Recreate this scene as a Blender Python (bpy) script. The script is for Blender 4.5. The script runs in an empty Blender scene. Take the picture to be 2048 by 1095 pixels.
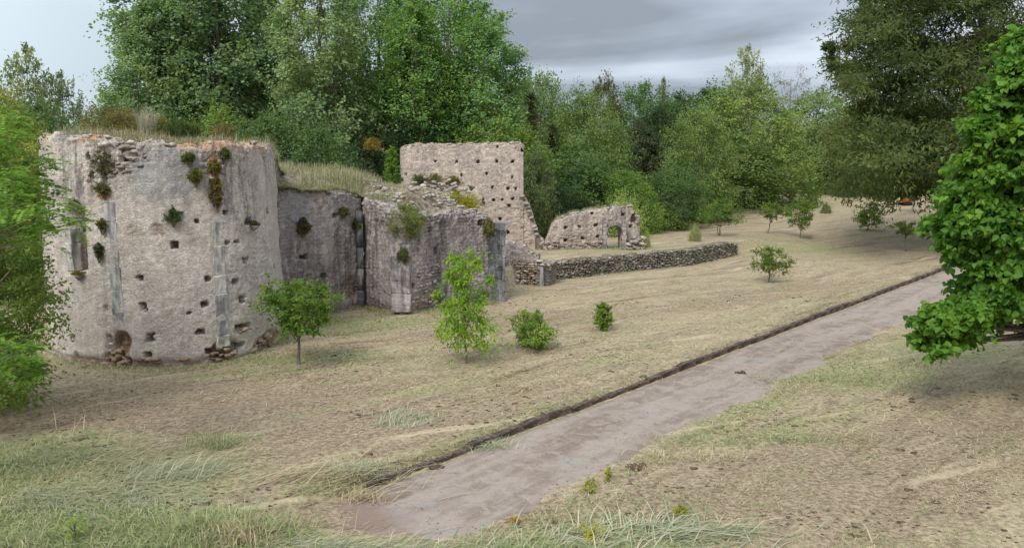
import bpy, bmesh, math
import numpy as np
from mathutils import Vector, Matrix, Euler

S = bpy.context.scene
C = S.collection
PI = math.pi

# ------------------------------------------------------------------ camera, world, sun, exposure
CAMH, FPX, PITCH = 6.0, 1607.0, math.radians(7.0)
cam = bpy.data.cameras.new('camera'); camo = bpy.data.objects.new('camera', cam); C.objects.link(camo)
camo.location = (0, 0, CAMH); camo.rotation_euler = (PI/2 - PITCH, 0, 0)
cam.sensor_width = 36.0; cam.lens = 36.0 * FPX / 2048.0; cam.clip_start = 0.1; cam.clip_end = 6000
S.camera = camo

SUN_EL, SUN_AZ = math.radians(47), math.radians(208)      # azimuth measured clockwise from +Y
W = bpy.data.worlds.new("World"); S.world = W; W.use_nodes = True
def world_nodes():
    nt = W.node_tree; N = nt.nodes; L = nt.links; N.clear()
    out = N.new('ShaderNodeOutputWorld')
    sky = N.new('ShaderNodeTexSky'); sky.sky_type = 'NISHITA'; sky.sun_disc = False
    sky.sun_elevation = SUN_EL; sky.sun_rotation = SUN_AZ
    bsky = N.new('ShaderNodeBackground'); bsky.inputs['Strength'].default_value = 0.09
    L.new(sky.outputs[0], bsky.inputs['Color'])
    tc = N.new('ShaderNodeTexCoord'); sep = N.new('ShaderNodeSeparateXYZ'); L.new(tc.outputs['Generated'], sep.inputs[0])
    def m(op, a, b=None, clamp=False):
        n = N.new('ShaderNodeMath'); n.operation = op; n.use_clamp = clamp
        for i, v in enumerate((a, b)):
            if v is None: continue
            if isinstance(v, (int, float)): n.inputs[i].default_value = v
            else: L.new(v, n.inputs[i])
        return n.outputs[0]
    zz = m('MAXIMUM', sep.outputs['Z'], 0.0)
    den = m('ADD', zz, 0.10)
    u = m('DIVIDE', sep.outputs['X'], den); v = m('DIVIDE', sep.outputs['Y'], den)
    cb = N.new('ShaderNodeCombineXYZ'); L.new(u, cb.inputs[0]); L.new(v, cb.inputs[1])
    def noise(scale, detail, rough, off, dist=0.0):
        mp = N.new('ShaderNodeMapping'); mp.inputs['Location'].default_value = off; L.new(cb.outputs[0], mp.inputs[0])
        n = N.new('ShaderNodeTexNoise'); n.inputs['Scale'].default_value = scale; n.inputs['Detail'].default_value = detail
        n.inputs['Roughness'].default_value = rough; n.inputs['Distortion'].default_value = dist
        L.new(mp.outputs[0], n.inputs['Vector']); return n.outputs[0]
    n1 = noise(0.36, 5, 0.48, (14.4, 2.35, 0), 0.5); n2 = noise(1.1, 4, 0.5, (7.7, 1.3, 0), 0.3)
    mix = m('ADD', m('MULTIPLY', n1, 0.78), m('MULTIPLY', n2, 0.22))
    r = N.new('ShaderNodeValToRGB'); L.new(mix, r.inputs[0])
    e = r.color_ramp.elements
    e[0].position = 0.43; e[0].color = (0.27, 0.30, 0.345, 1)
    e[1].position = 0.58; e[1].color = (0.68, 0.74, 0.84, 1)
    x = e.new(0.49); x.color = (0.40, 0.45, 0.53, 1)
    # towards the left (west) the cover thins to a pale, milky blue
    az = m('ARCTAN2', sep.outputs['X'], sep.outputs['Y'])
    thin = m('MULTIPLY_ADD', az, -2.1); 
    thin_n = thin.node; thin_n.inputs[2].default_value = -0.20; thin_n.use_clamp = True
    # overcast sky: brighter overhead, a touch bluer and darker at the horizon
    zr = N.new('ShaderNodeMapRange'); L.new(zz, zr.inputs[0]); zr.inputs[1].default_value = 0.0; zr.inputs[2].default_value = 0.9
    zr.inputs[3].default_value = 1.02; zr.inputs[4].default_value = 2.0
    mc = N.new('ShaderNodeMixRGB'); L.new(thin, mc.inputs[0]); L.new(r.outputs[0], mc.inputs[1]); mc.inputs[2].default_value = (0.66, 0.77, 0.84, 1)
    hz = N.new('ShaderNodeMapRange'); L.new(zz, hz.inputs[0]); hz.inputs[1].default_value = 0.0; hz.inputs[2].default_value = 0.13
    hz.inputs[3].default_value = 0.75; hz.inputs[4].default_value = 0.0
    mh = N.new('ShaderNodeMixRGB'); L.new(hz.outputs[0], mh.inputs[0]); L.new(mc.outputs[0], mh.inputs[1]); mh.inputs[2].default_value = (0.36, 0.43, 0.55, 1)
    mh2 = N.new('ShaderNodeMixRGB'); L.new(thin, mh2.inputs[0]); L.new(mh.outputs[0], mh2.inputs[1]); L.new(mc.outputs[0], mh2.inputs[2])
    bcl = N.new('ShaderNodeBackground'); L.new(mh2.outputs[0], bcl.inputs['Color']); L.new(zr.outputs[0], bcl.inputs['Strength'])
    mx = N.new('ShaderNodeMixShader'); mx.inputs[0].default_value = 0.88
    L.new(bsky.outputs[0], mx.inputs[1]); L.new(bcl.outputs[0], mx.inputs[2]); L.new(mx.outputs[0], out.inputs['Surface'])
world_nodes()
sun = bpy.data.lights.new('sun', 'SUN'); sun.energy = 2.9; sun.angle = math.radians(24); sun.color = (1.0, 0.965, 0.91)
suno = bpy.data.objects.new('sun', sun); C.objects.link(suno)
_d = Vector((math.sin(SUN_AZ)*math.cos(SUN_EL), math.cos(SUN_AZ)*math.cos(SUN_EL), math.sin(SUN_EL)))
suno.rotation_euler = _d.to_track_quat('Z', 'Y').to_euler()
S.view_settings.view_transform = 'Standard'; S.view_settings.look = 'None'
S.view_settings.exposure = 0.05; S.view_settings.gamma = 1.0; S.view_settings.use_curve_mapping = False
S.render.engine = 'CYCLES'
S.cycles.max_bounces = 6; S.cycles.diffuse_bounces = 3; S.cycles.transmission_bounces = 4; S.cycles.glossy_bounces = 2
S.cycles.transparent_max_bounces = 4; S.cycles.use_denoising = True

# ------------------------------------------------------------------ helpers: measuring, noise, meshes
CP, SP = math.cos(PITCH), math.sin(PITCH)
def ray(px, py):
    a = (px-1024.0)/FPX; b = (547.5-py)/FPX
    return np.array([a, CP + b*SP, -SP + b*CP])
def G(px, py, z=0.0):                      # a measured point on the level z
    r = ray(px, py); t = (z-CAMH)/r[2]; return np.array([r[0]*t, r[1]*t, z])
def AT(px, py, Y):                         # a measured point at distance Y
    r = ray(px, py); t = Y/r[1]; return np.array([r[0]*t, Y, CAMH + r[2]*t])
def proj(P):
    P = np.atleast_2d(P); x = P[:, 0]; y = P[:, 1]; z = P[:, 2]-CAMH
    dep = y*CP - z*SP; up = y*SP + z*CP
    return 1024 + FPX*x/dep, 547.5 - FPX*up/dep

def sstep(a, b, x):
    t = np.clip((x-a)/(b-a), 0, 1); return t*t*(3-2*t)
def _hash(i, j, k, s):
    h = (i.astype(np.int64)*374761393 + j.astype(np.int64)*668265263 + k.astype(np.int64)*2147483647 + s*974711) & 0xffffffff
    h = ((h ^ (h >> 13))*1274126177) & 0xffffffff
    h = ((h ^ (h >> 16))*2246822519) & 0xffffffff
    return ((h ^ (h >> 15)) & 0xffffff)/float(0xffffff)*2-1
def vn(x, y, z=0.0, s=0):
    x, y, z = np.broadcast_arrays(np.asarray(x, float), np.asarray(y, float), np.asarray(z, float))
    i, j, k = np.floor(x), np.floor(y), np.floor(z)
    fx, fy, fz = x-i, y-j, z-k
    fx, fy, fz = fx*fx*(3-2*fx), fy*fy*(3-2*fy), fz*fz*(3-2*fz)
    r = 0
    for a in (0, 1):
        for b in (0, 1):
            for c in (0, 1):
                w = (fx if a else 1-fx)*(fy if b else 1-fy)*(fz if c else 1-fz)
                r = r + w*_hash(i+a, j+b, k+c, s)
    return r
def fbm(x, y, z=0.0, o=4, s=0, g=0.5):
    r = 0; a = 1.0; f = 1.0; t = 0
    for q in range(o):
        r = r + a*vn(np.asarray(x)*f+q*17.3, np.asarray(y)*f+q*5.1, np.asarray(z)*f, s+q); t += a; a *= g; f *= 2.03
    return r/t

def mesh(name, V, F, attrs=None, smooth=False, F2=None):
    """V n x 3; F m x k (one face size), F2 optional second face block; attrs {name: (domain, array)}"""
    me = bpy.data.meshes.new(name)
    V = np.asarray(V, np.float32); F = np.asarray(F, np.int32)
    me.vertices.add(len(V)); me.vertices.foreach_set('co', V.ravel())
    blocks = [F] + ([np.asarray(F2, np.int32)] if F2 is not None and len(F2) else [])
    nl = sum(b.size for b in blocks); nf = sum(len(b) for b in blocks)
    me.loops.add(nl); me.loops.foreach_set('vertex_index', np.concatenate([b.ravel() for b in blocks]))
    sizes = np.concatenate([np.full(len(b), b.shape[1], np.int32) for b in blocks])
    starts = np.concatenate([[0], np.cumsum(sizes)[:-1]]).astype(np.int32)
    me.polygons.add(nf); me.polygons.foreach_set('loop_start', starts); me.polygons.foreach_set('loop_total', sizes)
    me.update(calc_edges=True)
    if smooth: me.polygons.foreach_set('use_smooth', np.ones(nf, bool))
    for k, (dom, arr) in (attrs or {}).items():
        arr = np.asarray(arr, np.float32)
        if arr.ndim == 2:
            a = me.attributes.new(k, 'FLOAT_COLOR', dom); a.data.foreach_set('color', arr.ravel())
        else:
            a = me.attributes.new(k, 'FLOAT', dom); a.data.foreach_set('value', arr)
    return me
def obj(name, me, mat=None, parent=None, loc=None, color=None):
    o = bpy.data.objects.new(name, me); C.objects.link(o)
    if mat is not None and len(me.materials) == 0: me.materials.append(mat)
    if parent is not None: o.parent = parent
    if loc is not None: o.location = loc
    if color is not None: o.color = (*color, 1)
    return o
def tag(o, label=None, cat=None, group=None, kind=None):
    if label: o['label'] = label
    if cat: o['category'] = cat
    if group: o['group'] = group
    if kind: o['kind'] = kind
    return o
def empty(name, loc, label, cat, group=None):
    o = bpy.data.objects.new(name, None); C.objects.link(o); o.location = loc; o.empty_display_size = 0.3
    return tag(o, label, cat, group)

# ------------------------------------------------------------------ materials
class NT:
    def __init__(s, name):
        s.m = bpy.data.materials.new(name); s.m.use_nodes = True; s.t = s.m.node_tree
        s.N = s.t.nodes; s.L = s.t.links; s.N.clear()
        s.out = s.N.new('ShaderNodeOutputMaterial'); s.b = s.N.new('ShaderNodeBsdfPrincipled')
        s.b.inputs['Roughness'].default_value = 0.9; s.b.inputs['Specular IOR Level'].default_value = 0.2
        s.L.new(s.b.outputs[0], s.out.inputs['Surface'])
        s.tc = s.N.new('ShaderNodeTexCoord')
    def geo(s): return s.N.new('ShaderNodeNewGeometry').outputs['Position']
    def map(s, vec, scale=(1, 1, 1), rot=(0, 0, 0), loc=(0, 0, 0)):
        n = s.N.new('ShaderNodeMapping'); n.inputs['Scale'].default_value = scale; n.inputs['Rotation'].default_value = rot
        n.inputs['Location'].default_value = loc; s.L.new(vec, n.inputs[0]); return n.outputs[0]
    def noise(s, vec, scale, detail=4, rough=0.55, dist=0.0):
        n = s.N.new('ShaderNodeTexNoise'); n.inputs['Scale'].default_value = scale; n.inputs['Detail'].default_value = detail
        n.inputs['Roughness'].default_value = rough; n.inputs['Distortion'].default_value = dist
        s.L.new(vec, n.inputs['Vector']); return n.outputs[0]
    def vor(s, vec, scale, feat='F1', out='Distance', rand=1.0):
        n = s.N.new('ShaderNodeTexVoronoi'); n.feature = feat; n.inputs['Scale'].default_value = scale
        n.inputs['Randomness'].default_value = rand
        s.L.new(vec, n.inputs['Vector']); return n.outputs[out]
    def set(s, inp, v):
        if isinstance(v, (int, float)): inp.default_value = v
        elif isinstance(v, tuple): inp.default_value = (*v, 1) if len(v) == 3 else v
        else: s.L.new(v, inp)
    def math(s, op, a, b=0.0, c=0.0, clamp=False):
        n = s.N.new('ShaderNodeMath'); n.operation = op; n.use_clamp = clamp
        s.set(n.inputs[0], a); s.set(n.inputs[1], b); s.set(n.inputs[2], c); return n.outputs[0]
    def rng(s, v, a, b, c=0.0, d=1.0, smooth=True):
        n = s.N.new('ShaderNodeMapRange'); n.interpolation_type = 'SMOOTHSTEP' if smooth else 'LINEAR'
        s.set(n.inputs[0], v)
        for i, q in enumerate((a, b, c, d)): n.inputs[i+1].default_value = q
        return n.outputs[0]
    def mix(s, f, a, b, mode='MIX'):
        n = s.N.new('ShaderNodeMixRGB'); n.blend_type = mode
        s.set(n.inputs[0], f); s.set(n.inputs[1], a); s.set(n.inputs[2], b); return n.outputs[0]
    def attr(s, name, out='Fac'):
        n = s.N.new('ShaderNodeAttribute'); n.attribute_name = name; return n.outputs[out]
    def sep(s, c):
        n = s.N.new('ShaderNodeSeparateColor'); s.L.new(c, n.inputs[0]); return n.outputs
    def bump(s, h, dist=0.02, strength=1.0, prev=None):
        n = s.N.new('ShaderNodeBump'); n.inputs['Distance'].default_value = dist; n.inputs['Strength'].default_value = strength
        s.set(n.inputs['Height'], h)
        if prev is not None: s.L.new(prev, n.inputs['Normal'])
        return n.outputs[0]
    def fin(s, color, bump=None, rough=None):
        s.set(s.b.inputs['Base Color'], color)
        if bump is not None: s.L.new(bump, s.b.inputs['Normal'])
        if rough is not None: s.set(s.b.inputs['Roughness'], rough)
        return s.m

def leaf_material(name, trans=0.38, rough=0.7, spec=0.10):
    t = NT(name)
    oi = t.N.new('ShaderNodeObjectInfo')
    tint = t.attr('tint')
    dark = t.mix(1.0, oi.outputs['Color'], (0.75, 0.85, 0.75), 'MULTIPLY')
    lite = t.mix(1.0, oi.outputs['Color'], (1.75, 1.55, 1.20), 'MULTIPLY')
    col = t.mix(t.rng(tint, 0, 1, 0, 1, False), dark, lite)
    n = t.noise(t.geo(), 0.35, 2)
    col = t.mix(t.rng(n, 0.35, 0.65, 0.0, 0.45), col, t.mix(1.0, col, (1.14, 1.04, 0.8), 'MULTIPLY'))
    t.fin(col, rough=rough); t.b.inputs['Specular IOR Level'].default_value = spec
    tr = t.N.new('ShaderNodeBsdfTranslucent'); t.set(tr.inputs['Color'], t.mix(1.0, col, (1.25, 1.25, 0.7), 'MULTIPLY'))
    mx = t.N.new('ShaderNodeMixShader'); mx.inputs[0].default_value = trans
    t.L.new(t.b.outputs[0], mx.inputs[1]); t.L.new(tr.outputs[0], mx.inputs[2]); t.L.new(mx.outputs[0], t.out.inputs['Surface'])
    return t.m
M_LEAF = leaf_material('leaf')
M_LEAF_BIG = leaf_material('broad_leaf', 0.38, 0.55, 0.22)
def bark_material():
    t = NT('bark'); oi = t.N.new('ShaderNodeObjectInfo'); p = t.map(t.tc.outputs['Object'], (6, 6, 1.2))
    n = t.noise(p, 2.0, 6, 0.65)
    c = t.mix(t.rng(n, 0.3, 0.7), t.mix(1.0, oi.outputs['Color'], (0.5, 0.5, 0.5), 'MULTIPLY'), t.mix(1.0, oi.outputs['Color'], (1.3, 1.3, 1.25), 'MULTIPLY'))
    return t.fin(c, t.bump(n, 0.03))
M_BARK = bark_material()
def grass_material():
    t = NT('grass_blade'); col = t.attr('col', 'Color')
    t.fin(col, rough=0.7)
    tr = t.N.new('ShaderNodeBsdfTranslucent'); t.set(tr.inputs['Color'], col)
    mx = t.N.new('ShaderNodeMixShader'); mx.inputs[0].default_value = 0.25
    t.L.new(t.b.outputs[0], mx.inputs[1]); t.L.new(tr.outputs[0], mx.inputs[2]); t.L.new(mx.outputs[0], t.out.inputs['Surface'])
    return t.m
M_GRASS = grass_material()

def masonry_material(name, light, mid, grey, cell_amt=0.5, bump=0.03, joint=.35, jscale=5.0):
    """masks: R dark weathering and painted corner shade, G orange lichen, B broken brown core, A damp blue-grey stone"""
    t = NT(name); P = t.geo()
    mk = t.sep(t.attr('mask', 'Color')); al = t.attr('mask', 'Alpha'); cell = t.attr('cell')
    n1 = t.noise(P, 1.3, 6, 0.62, 0.6); n2 = t.noise(P, 7.0, 6, 0.7); n3 = t.noise(P, 28.0, 4, 0.75)
    strk = t.noise(t.map(P, (2.4, 2.4, 0.28)), 1.6, 5, 0.62, 0.4)
    c = t.mix(t.rng(n1, 0.36, 0.62), light, mid)
    c = t.mix(t.math('MULTIPLY', t.rng(n2, 0.46, 0.68), 0.55), c, grey)
    # single stones showing through the render
    c = t.mix(cell_amt, c, t.mix(cell, t.mix(1.0, c, (0.62, 0.58, 0.54), 'MULTIPLY'), t.mix(1.0, c, (1.28, 1.25, 1.18), 'MULTIPLY')))
    vj = t.vor(t.map(t.map(P, (1, 1, 2.1)), (1, 1, 1), loc=(2, 3, 1)), jscale, 'DISTANCE_TO_EDGE')
    jm = t.math('MULTIPLY', t.rng(vj, 0.085, 0.0), t.rng(t.noise(P, 2.2, 4, 0.6), 0.40, 0.56))
    c = t.mix(t.math('MULTIPLY', jm, joint), c, (0.11, 0.085, 0.068))
    vc = t.vor(t.map(t.map(P, (1, 1, 2.1)), (1, 1, 1), loc=(2, 3, 1)), jscale, 'F1', 'Color')
    c = t.mix(joint*.55, c, t.mix(t.sep(vc)[0], t.mix(1.0, c, (0.62, 0.60, 0.58), 'MULTIPLY'), t.mix(1.0, c, (1.3, 1.28, 1.24), 'MULTIPLY')))
    # rain streaks, black crust and painted corner shade
    dk = t.math('MULTIPLY', mk[0], t.rng(t.math('ADD', t.math('MULTIPLY', strk, 0.62), t.math('MULTIPLY', n2, 0.38)), 0.41, 0.60))
    c = t.mix(t.math('MULTIPLY', dk, 0.86, clamp=True), c, t.mix(n1, (0.052, 0.050, 0.052), (0.14, 0.115, 0.105)))
    wash = t.rng(t.noise(t.map(P, (2.8, 2.8, 0.16), loc=(9, 4, 2)), 1.5, 5, 0.6, 0.3), 0.46, 0.68)
    c = t.mix(t.math('MULTIPLY', wash, 0.22), c, t.mix(1.0, grey, (0.55, 0.56, 0.60), 'MULTIPLY'))
    sp = t.rng(n3, 0.58, 0.72)
    c = t.mix(t.math('MULTIPLY', sp, 0.5), c, (0.15, 0.125, 0.11))
    pal = t.rng(t.noise(t.map(P, loc=(5, 5, 5)), 16.0, 4, 0.7), 0.56, 0.70)
    c = t.mix(t.math('MULTIPLY', pal, 0.45), c, (0.68, 0.61, 0.54))
    # exposed core
    c = t.mix(t.math('MULTIPLY', mk[2], t.rng(n2, 0.25, 0.55, 0.45, 1.0)), c, t.mix(t.rng(n3, 0.35, 0.65), (0.12, 0.062, 0.034), (0.38, 0.25, 0.155)))
    # damp dressed stone
    c = t.mix(t.math('MULTIPLY', al, t.rng(n2, 0.2, 0.6, 0.5, 1.0)), c, t.mix(t.rng(n1, 0.35, 0.6), (0.16, 0.17, 0.18), (0.34, 0.35, 0.35)))
    # lichen
    li = t.math('MULTIPLY', mk[1], t.rng(t.noise(P, 5.0, 5, 0.7), 0.41, 0.56))
    c = t.mix(t.math('MULTIPLY', li, 0.9, clamp=True), c, t.mix(t.rng(n3, 0.4, 0.6), (0.42, 0.12, 0.018), (0.55, 0.27, 0.06)))
    h = t.math('ADD', t.math('MULTIPLY', n2, 1.0), t.math('MULTIPLY', n3, 0.45))
    b1 = t.bump(h, bump, 1.0)
    v = t.vor(t.map(P, (1, 1, 1.7)), 7.5, 'DISTANCE_TO_EDGE')
    b2 = t.bump(t.rng(v, 0.0, 0.10), bump*0.5, 0.7, b1)
    return t.fin(c, b2, 0.92)
M_APSE = masonry_material('old_plaster', (0.72, 0.64, 0.565), (0.60, 0.525, 0.46), (0.44, 0.42, 0.395), 0.10, .045, .34, 5.5)
M_DARK = masonry_material('weathered_plaster', (0.56, 0.485, 0.455), (0.37, 0.32, 0.305), (0.23, 0.215, 0.22), 0.14, .045, .5, 4.6)
M_TOWER = masonry_material('coursed_rubble', (0.62, 0.53, 0.465), (0.52, 0.44, 0.39), (0.42, 0.375, 0.35), 0.45, 0.035, .9, 4.2)
M_RUB = masonry_material('field_rubble', (0.30, 0.255, 0.20), (0.18, 0.15, 0.12), (0.15, 0.14, 0.13), 0.5, 0.04)
def stone_material(name, a, b, c_):
    t = NT(name); oi = t.N.new('ShaderNodeObjectInfo'); P = t.geo(); n = t.noise(P, 14, 5, 0.7); n2 = t.noise(P, 3, 3)
    rnd = t.math('FRACT', t.math('ADD', oi.outputs['Random'], t.attr('tint')))
    c = t.mix(t.rng(rnd, 0.1, 0.9), a, b); c = t.mix(t.rng(n2, 0.42, 0.62), c, c_)
    c = t.mix(t.rng(n, 0.35, 0.7, 0, 0.7), c, t.mix(1.0, c, (0.45, 0.42, 0.38), 'MULTIPLY'))
    return t.fin(c, t.bump(n, 0.025), 0.92)
M_STONE = stone_material('limestone', (0.26, 0.215, 0.165), (0.58, 0.50, 0.41), (0.34, 0.31, 0.28))
M_STONE_M = stone_material('mossy_limestone', (0.16, 0.135, 0.10), (0.46, 0.40, 0.325), (0.22, 0.21, 0.165))
M_STONE_W = stone_material('pale_limestone', (0.33, 0.28, 0.235), (0.56, 0.49, 0.425), (0.38, 0.35, 0.325))
M_STONE_B = stone_material('brown_limestone', (0.17, 0.11, 0.072), (0.46, 0.34, 0.24), (0.32, 0.24, 0.17))
def dressed_material():
    t = NT('dressed_stone'); oi = t.N.new('ShaderNodeObjectInfo'); P = t.geo()
    n = t.noise(P, 9, 6, 0.7); s_ = t.noise(t.map(P, (3, 3, 0.5)), 2, 5, 0.6); n3 = t.noise(P, 40, 3)
    c = t.mix(t.rng(s_, 0.38, 0.62), oi.outputs['Color'], t.mix(1.0, oi.outputs['Color'], (0.48, 0.49, 0.53), 'MULTIPLY'))
    c = t.mix(t.rng(n, 0.50, 0.68, 0, 0.8), c, t.mix(1.0, c, (1.35, 1.3, 1.22), 'MULTIPLY'))
    c = t.mix(t.rng(n3, 0.6, 0.75, 0, 0.6), c, (0.08, 0.075, 0.07))
    c = t.mix(t.rng(t.noise(P, 2.1, 5, 0.65, .5), 0.44, 0.60, 0, 0.72), c, t.mix(1.0, c, (0.52, 0.52, 0.53), 'MULTIPLY'))
    c = t.mix(t.rng(t.noise(t.map(P, loc=(4, 4, 4)), 3.0, 5, 0.65, .5), 0.54, 0.66, 0, 0.6), c, (0.46, 0.40, 0.35))
    return t.fin(c, t.bump(n, 0.02), 0.9)
M_DRESS = dressed_material()

def ground_material():
    t = NT('mown_field'); P = t.geo(); mk = t.sep(t.attr('zone', 'Color'))
    A = t.map(P, (1, 1, 1), (0, 0, -math.radians(30))); B = t.map(P, (1, 1, 1), (0, 0, -math.radians(47)))
    def streak(vec, off):
        a = t.noise(t.map(vec, (0.09, 1.15, 1), loc=(off, 0, 0)), 1.0, 5, 0.6, 0.25)
        b = t.noise(t.map(vec, (0.35, 2.6, 1), loc=(off, 3, 0)), 1.0, 5, 0.65, 0.4)
        return t.math('ADD', t.math('MULTIPLY', a, 0.58), t.math('MULTIPLY', b, 0.42))
    st = t.mix(mk[2], streak(A, 1.0), streak(B, 4.0))
    big = t.noise(P, 0.22, 4, 0.55); md = t.noise(P, 1.4, 5, 0.62, 0.4); fn = t.noise(P, 9.0, 5, 0.75, 0.3); ff = t.noise(P, 34.0, 3, 0.8)
    straw = t.mix(t.rng(fn, 0.35, 0.66), (0.225, 0.178, 0.106), (0.445, 0.365, 0.24))
    dirt = t.mix(t.rng(fn, 0.38, 0.62), (0.175, 0.126, 0.083), (0.36, 0.28, 0.19))
    green = t.mix(t.rng(fn, 0.36, 0.64), (0.15, 0.155, 0.065), (0.36, 0.345, 0.175))
    f = t.math('ADD', t.math('ADD', t.math('MULTIPLY', st, 0.9), t.math('MULTIPLY', md, 0.35)), t.math('MULTIPLY', mk[1], 0.22))
    c = t.mix(t.rng(f, 0.60, 0.70), straw, dirt)
    gf = t.math('ADD', t.math('MULTIPLY', mk[0], 0.55), t.math('MULTIPLY', t.math('ADD', big, md), 0.5))
    c = t.mix(t.rng(gf, 0.60, 0.84, 0, 0.8), c, green)
    st2 = t.mix(mk[2], streak(B, 9.0), streak(A, 12.0))
    c = t.mix(t.rng(st, 0.55, 0.65, 0, 0.62), c, t.mix(1.0, c, (0.46, 0.39, 0.33), 'MULTIPLY'))
    c = t.mix(t.rng(st2, 0.55, 0.64, 0, 0.55), c, (0.56, 0.47, 0.31))
    clod = t.rng(t.noise(t.map(P, (0.6, 1.6, 1), (0, 0, -0.6)), 3.2, 5, 0.72), 0.615, 0.69)
    c = t.mix(t.math('MULTIPLY', clod, 0.75), c, (0.075, 0.05, 0.034))
    c = t.mix(t.rng(ff, 0.60, 0.74, 0, 0.6), c, t.mix(1.0, c, (0.4, 0.38, 0.34), 'MULTIPLY'))
    c = t.mix(t.rng(ff, 0.40, 0.26, 0, 0.6), c, t.mix(1.0, c, (1.55, 1.5, 1.35), 'MULTIPLY'))
    h = t.math('ADD', t.math('MULTIPLY', st, 1.6), t.math('ADD', t.math('MULTIPLY', fn, 0.5), t.math('MULTIPLY', ff, 0.16)))
    return t.fin(c, t.bump(h, 0.07, 0.9), 0.95)
M_GROUND = ground_material()
def path_material():
    t = NT('bare_earth_path'); P = t.geo(); B = t.map(P, (1, 1, 1), (0, 0, -math.radians(49.6)))
    lg = t.noise(t.map(B, (0.16, 1.2, 1)), 1.0, 5, 0.6, 0.5); md = t.noise(P, 2.2, 6, 0.65, 0.6); fn = t.noise(P, 11, 6, 0.8); ff = t.noise(P, 34, 3, 0.85)
    c = t.mix(t.rng(lg, 0.38, 0.60), (0.205, 0.156, 0.124), (0.305, 0.250, 0.210))
    c = t.mix(t.rng(md, 0.44, 0.62, 0, 0.75), c, (0.33, 0.272, 0.230))
    c = t.mix(t.rng(t.noise(P, 0.7, 5, 0.6, 0.8), 0.54, 0.64, 0, 0.6), c, (0.285, 0.262, 0.238))
    c = t.mix(t.rng(md, 0.46, 0.30, 0, 0.5), c, (0.19, 0.140, 0.110))
    c = t.mix(t.rng(fn, 0.53, 0.68, 0, 0.7), c, (0.13, 0.088, 0.068))
    c = t.mix(t.rng(t.attr('mud'), 0, 1, 0, 0.8), c, (0.205, 0.135, 0.105))
    c = t.mix(t.rng(ff, 0.60, 0.70, 0, 0.6), c, (0.44, 0.39, 0.35))
    h = t.math('ADD', md, t.math('ADD', t.math('MULTIPLY', fn, 0.5), t.math('MULTIPLY', ff, 0.15)))
    return t.fin(c, t.bump(h, 0.03, 0.8), 0.93)
M_PATH = path_material()
def simple(name, col, var=0.35, scale=6, rough=0.8):
    t = NT(name); n = t.noise(t.tc.outputs['Object'], scale, 5, 0.65)
    return t.fin(t.mix(t.rng(n, 0.35, 0.65), tuple(v*(1-var) for v in col), tuple(v*(1+var) for v in col)), t.bump(n, 0.02), rough)
M_KERB = simple('mossy_kerb', (0.105, 0.078, 0.062), 0.6, 3, 0.92)
M_EARTH = simple('rubble_earth', (0.20, 0.165, 0.115), 0.5, 3.5, 0.95)

# ------------------------------------------------------------------ the lie of the land
K0 = G(770, 965, -0.15)[:2]; K1 = G(1930, 525, -0.15)[:2]; KD = (K1-K0)/np.linalg.norm(K1-K0); KN = np.array([KD[1], -KD[0]])
def kerb_tn(x, y):
    return (x-K0[0])*KD[0] + (y-K0[1])*KD[1], (x-K0[0])*KN[0] + (y-K0[1])*KN[1]
LOWWALL = [(1.6, 44.3), (2.4, 46.2), (4.1, 47.2), (6.2, 49.6), (8.3, 51.2), (11.6, 53.4), (15.4, 57.4), (16.5, 58.9)]
_wx = np.array([-60, -20, -15, -9, -4, -0.6, 0.4, 1.5] + [p[0] for p in LOWWALL[1:]] + [18.5, 26, 40, 90])
_wy = np.array([42, 36, 33, 38, 40, 40.5, 44.6, 45.0] + [p[1]+0.25 for p in LOWWALL[1:]] + [60, 61, 61, 61])
def T(x, y):
    x = np.asarray(x, float); y = np.asarray(y, float)
    yw = np.interp(x, _wx, _wy); w = np.interp(x, [-30, -16, -14, 16.2, 19.5, 26], [9, 3, 0.35, 0.35, 4, 16])
    z = 0.95*sstep(0, 1, (y-yw)/w)
    z = z + 3.0*sstep(72, 135, y) + 0.10*np.exp(-((x-18.5)**2/14 + (y-54)**2/30))*4
    z = z + 0.30*np.exp(-((y-84)/1.6)**2)*sstep(22, 30, x)                      # low bank by the far track
    t, n = kerb_tn(x, y)
    fld = sstep(-0.32, -0.06, n)
    fld = fld*sstep(-4.0, -0.3, t)
    z = z - 0.17*fld + 0.06*sstep(3.2, 4.2, n)*sstep(-2, 3, t)
    und = 0.11*fbm(x*0.22, y*0.22, 0, 3, 3) + 0.045*fbm(x*1.1, y*1.1, 0, 3, 8)
    inpath = sstep(-0.5, 0.0, n)*(1-sstep(3.1, 3.7, n))
    z = z + und*(1-0.8*inpath)
    # windrows left by the mower
    v = -x*math.sin(math.radians(33)) + y*math.cos(math.radians(33))
    z = z + 0.022*np.sin(v*3.1 + 1.5*vn(x*0.15, y*0.15))*(1-inpath)
    return z
def Tz(x, y): return float(T(np.array([x]), np.array([y]))[0])
def GT(px, py):
    r = ray(px, py); t = np.arange(8, 400, .05)/r[1]; P = r[None]*t[:, None]; P[:, 2] += CAMH
    k = int(np.argmax(P[:, 2] < T(P[:, 0], P[:, 1]))); p = P[k]; return np.array([p[0], p[1], Tz(p[0], p[1])])

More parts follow.
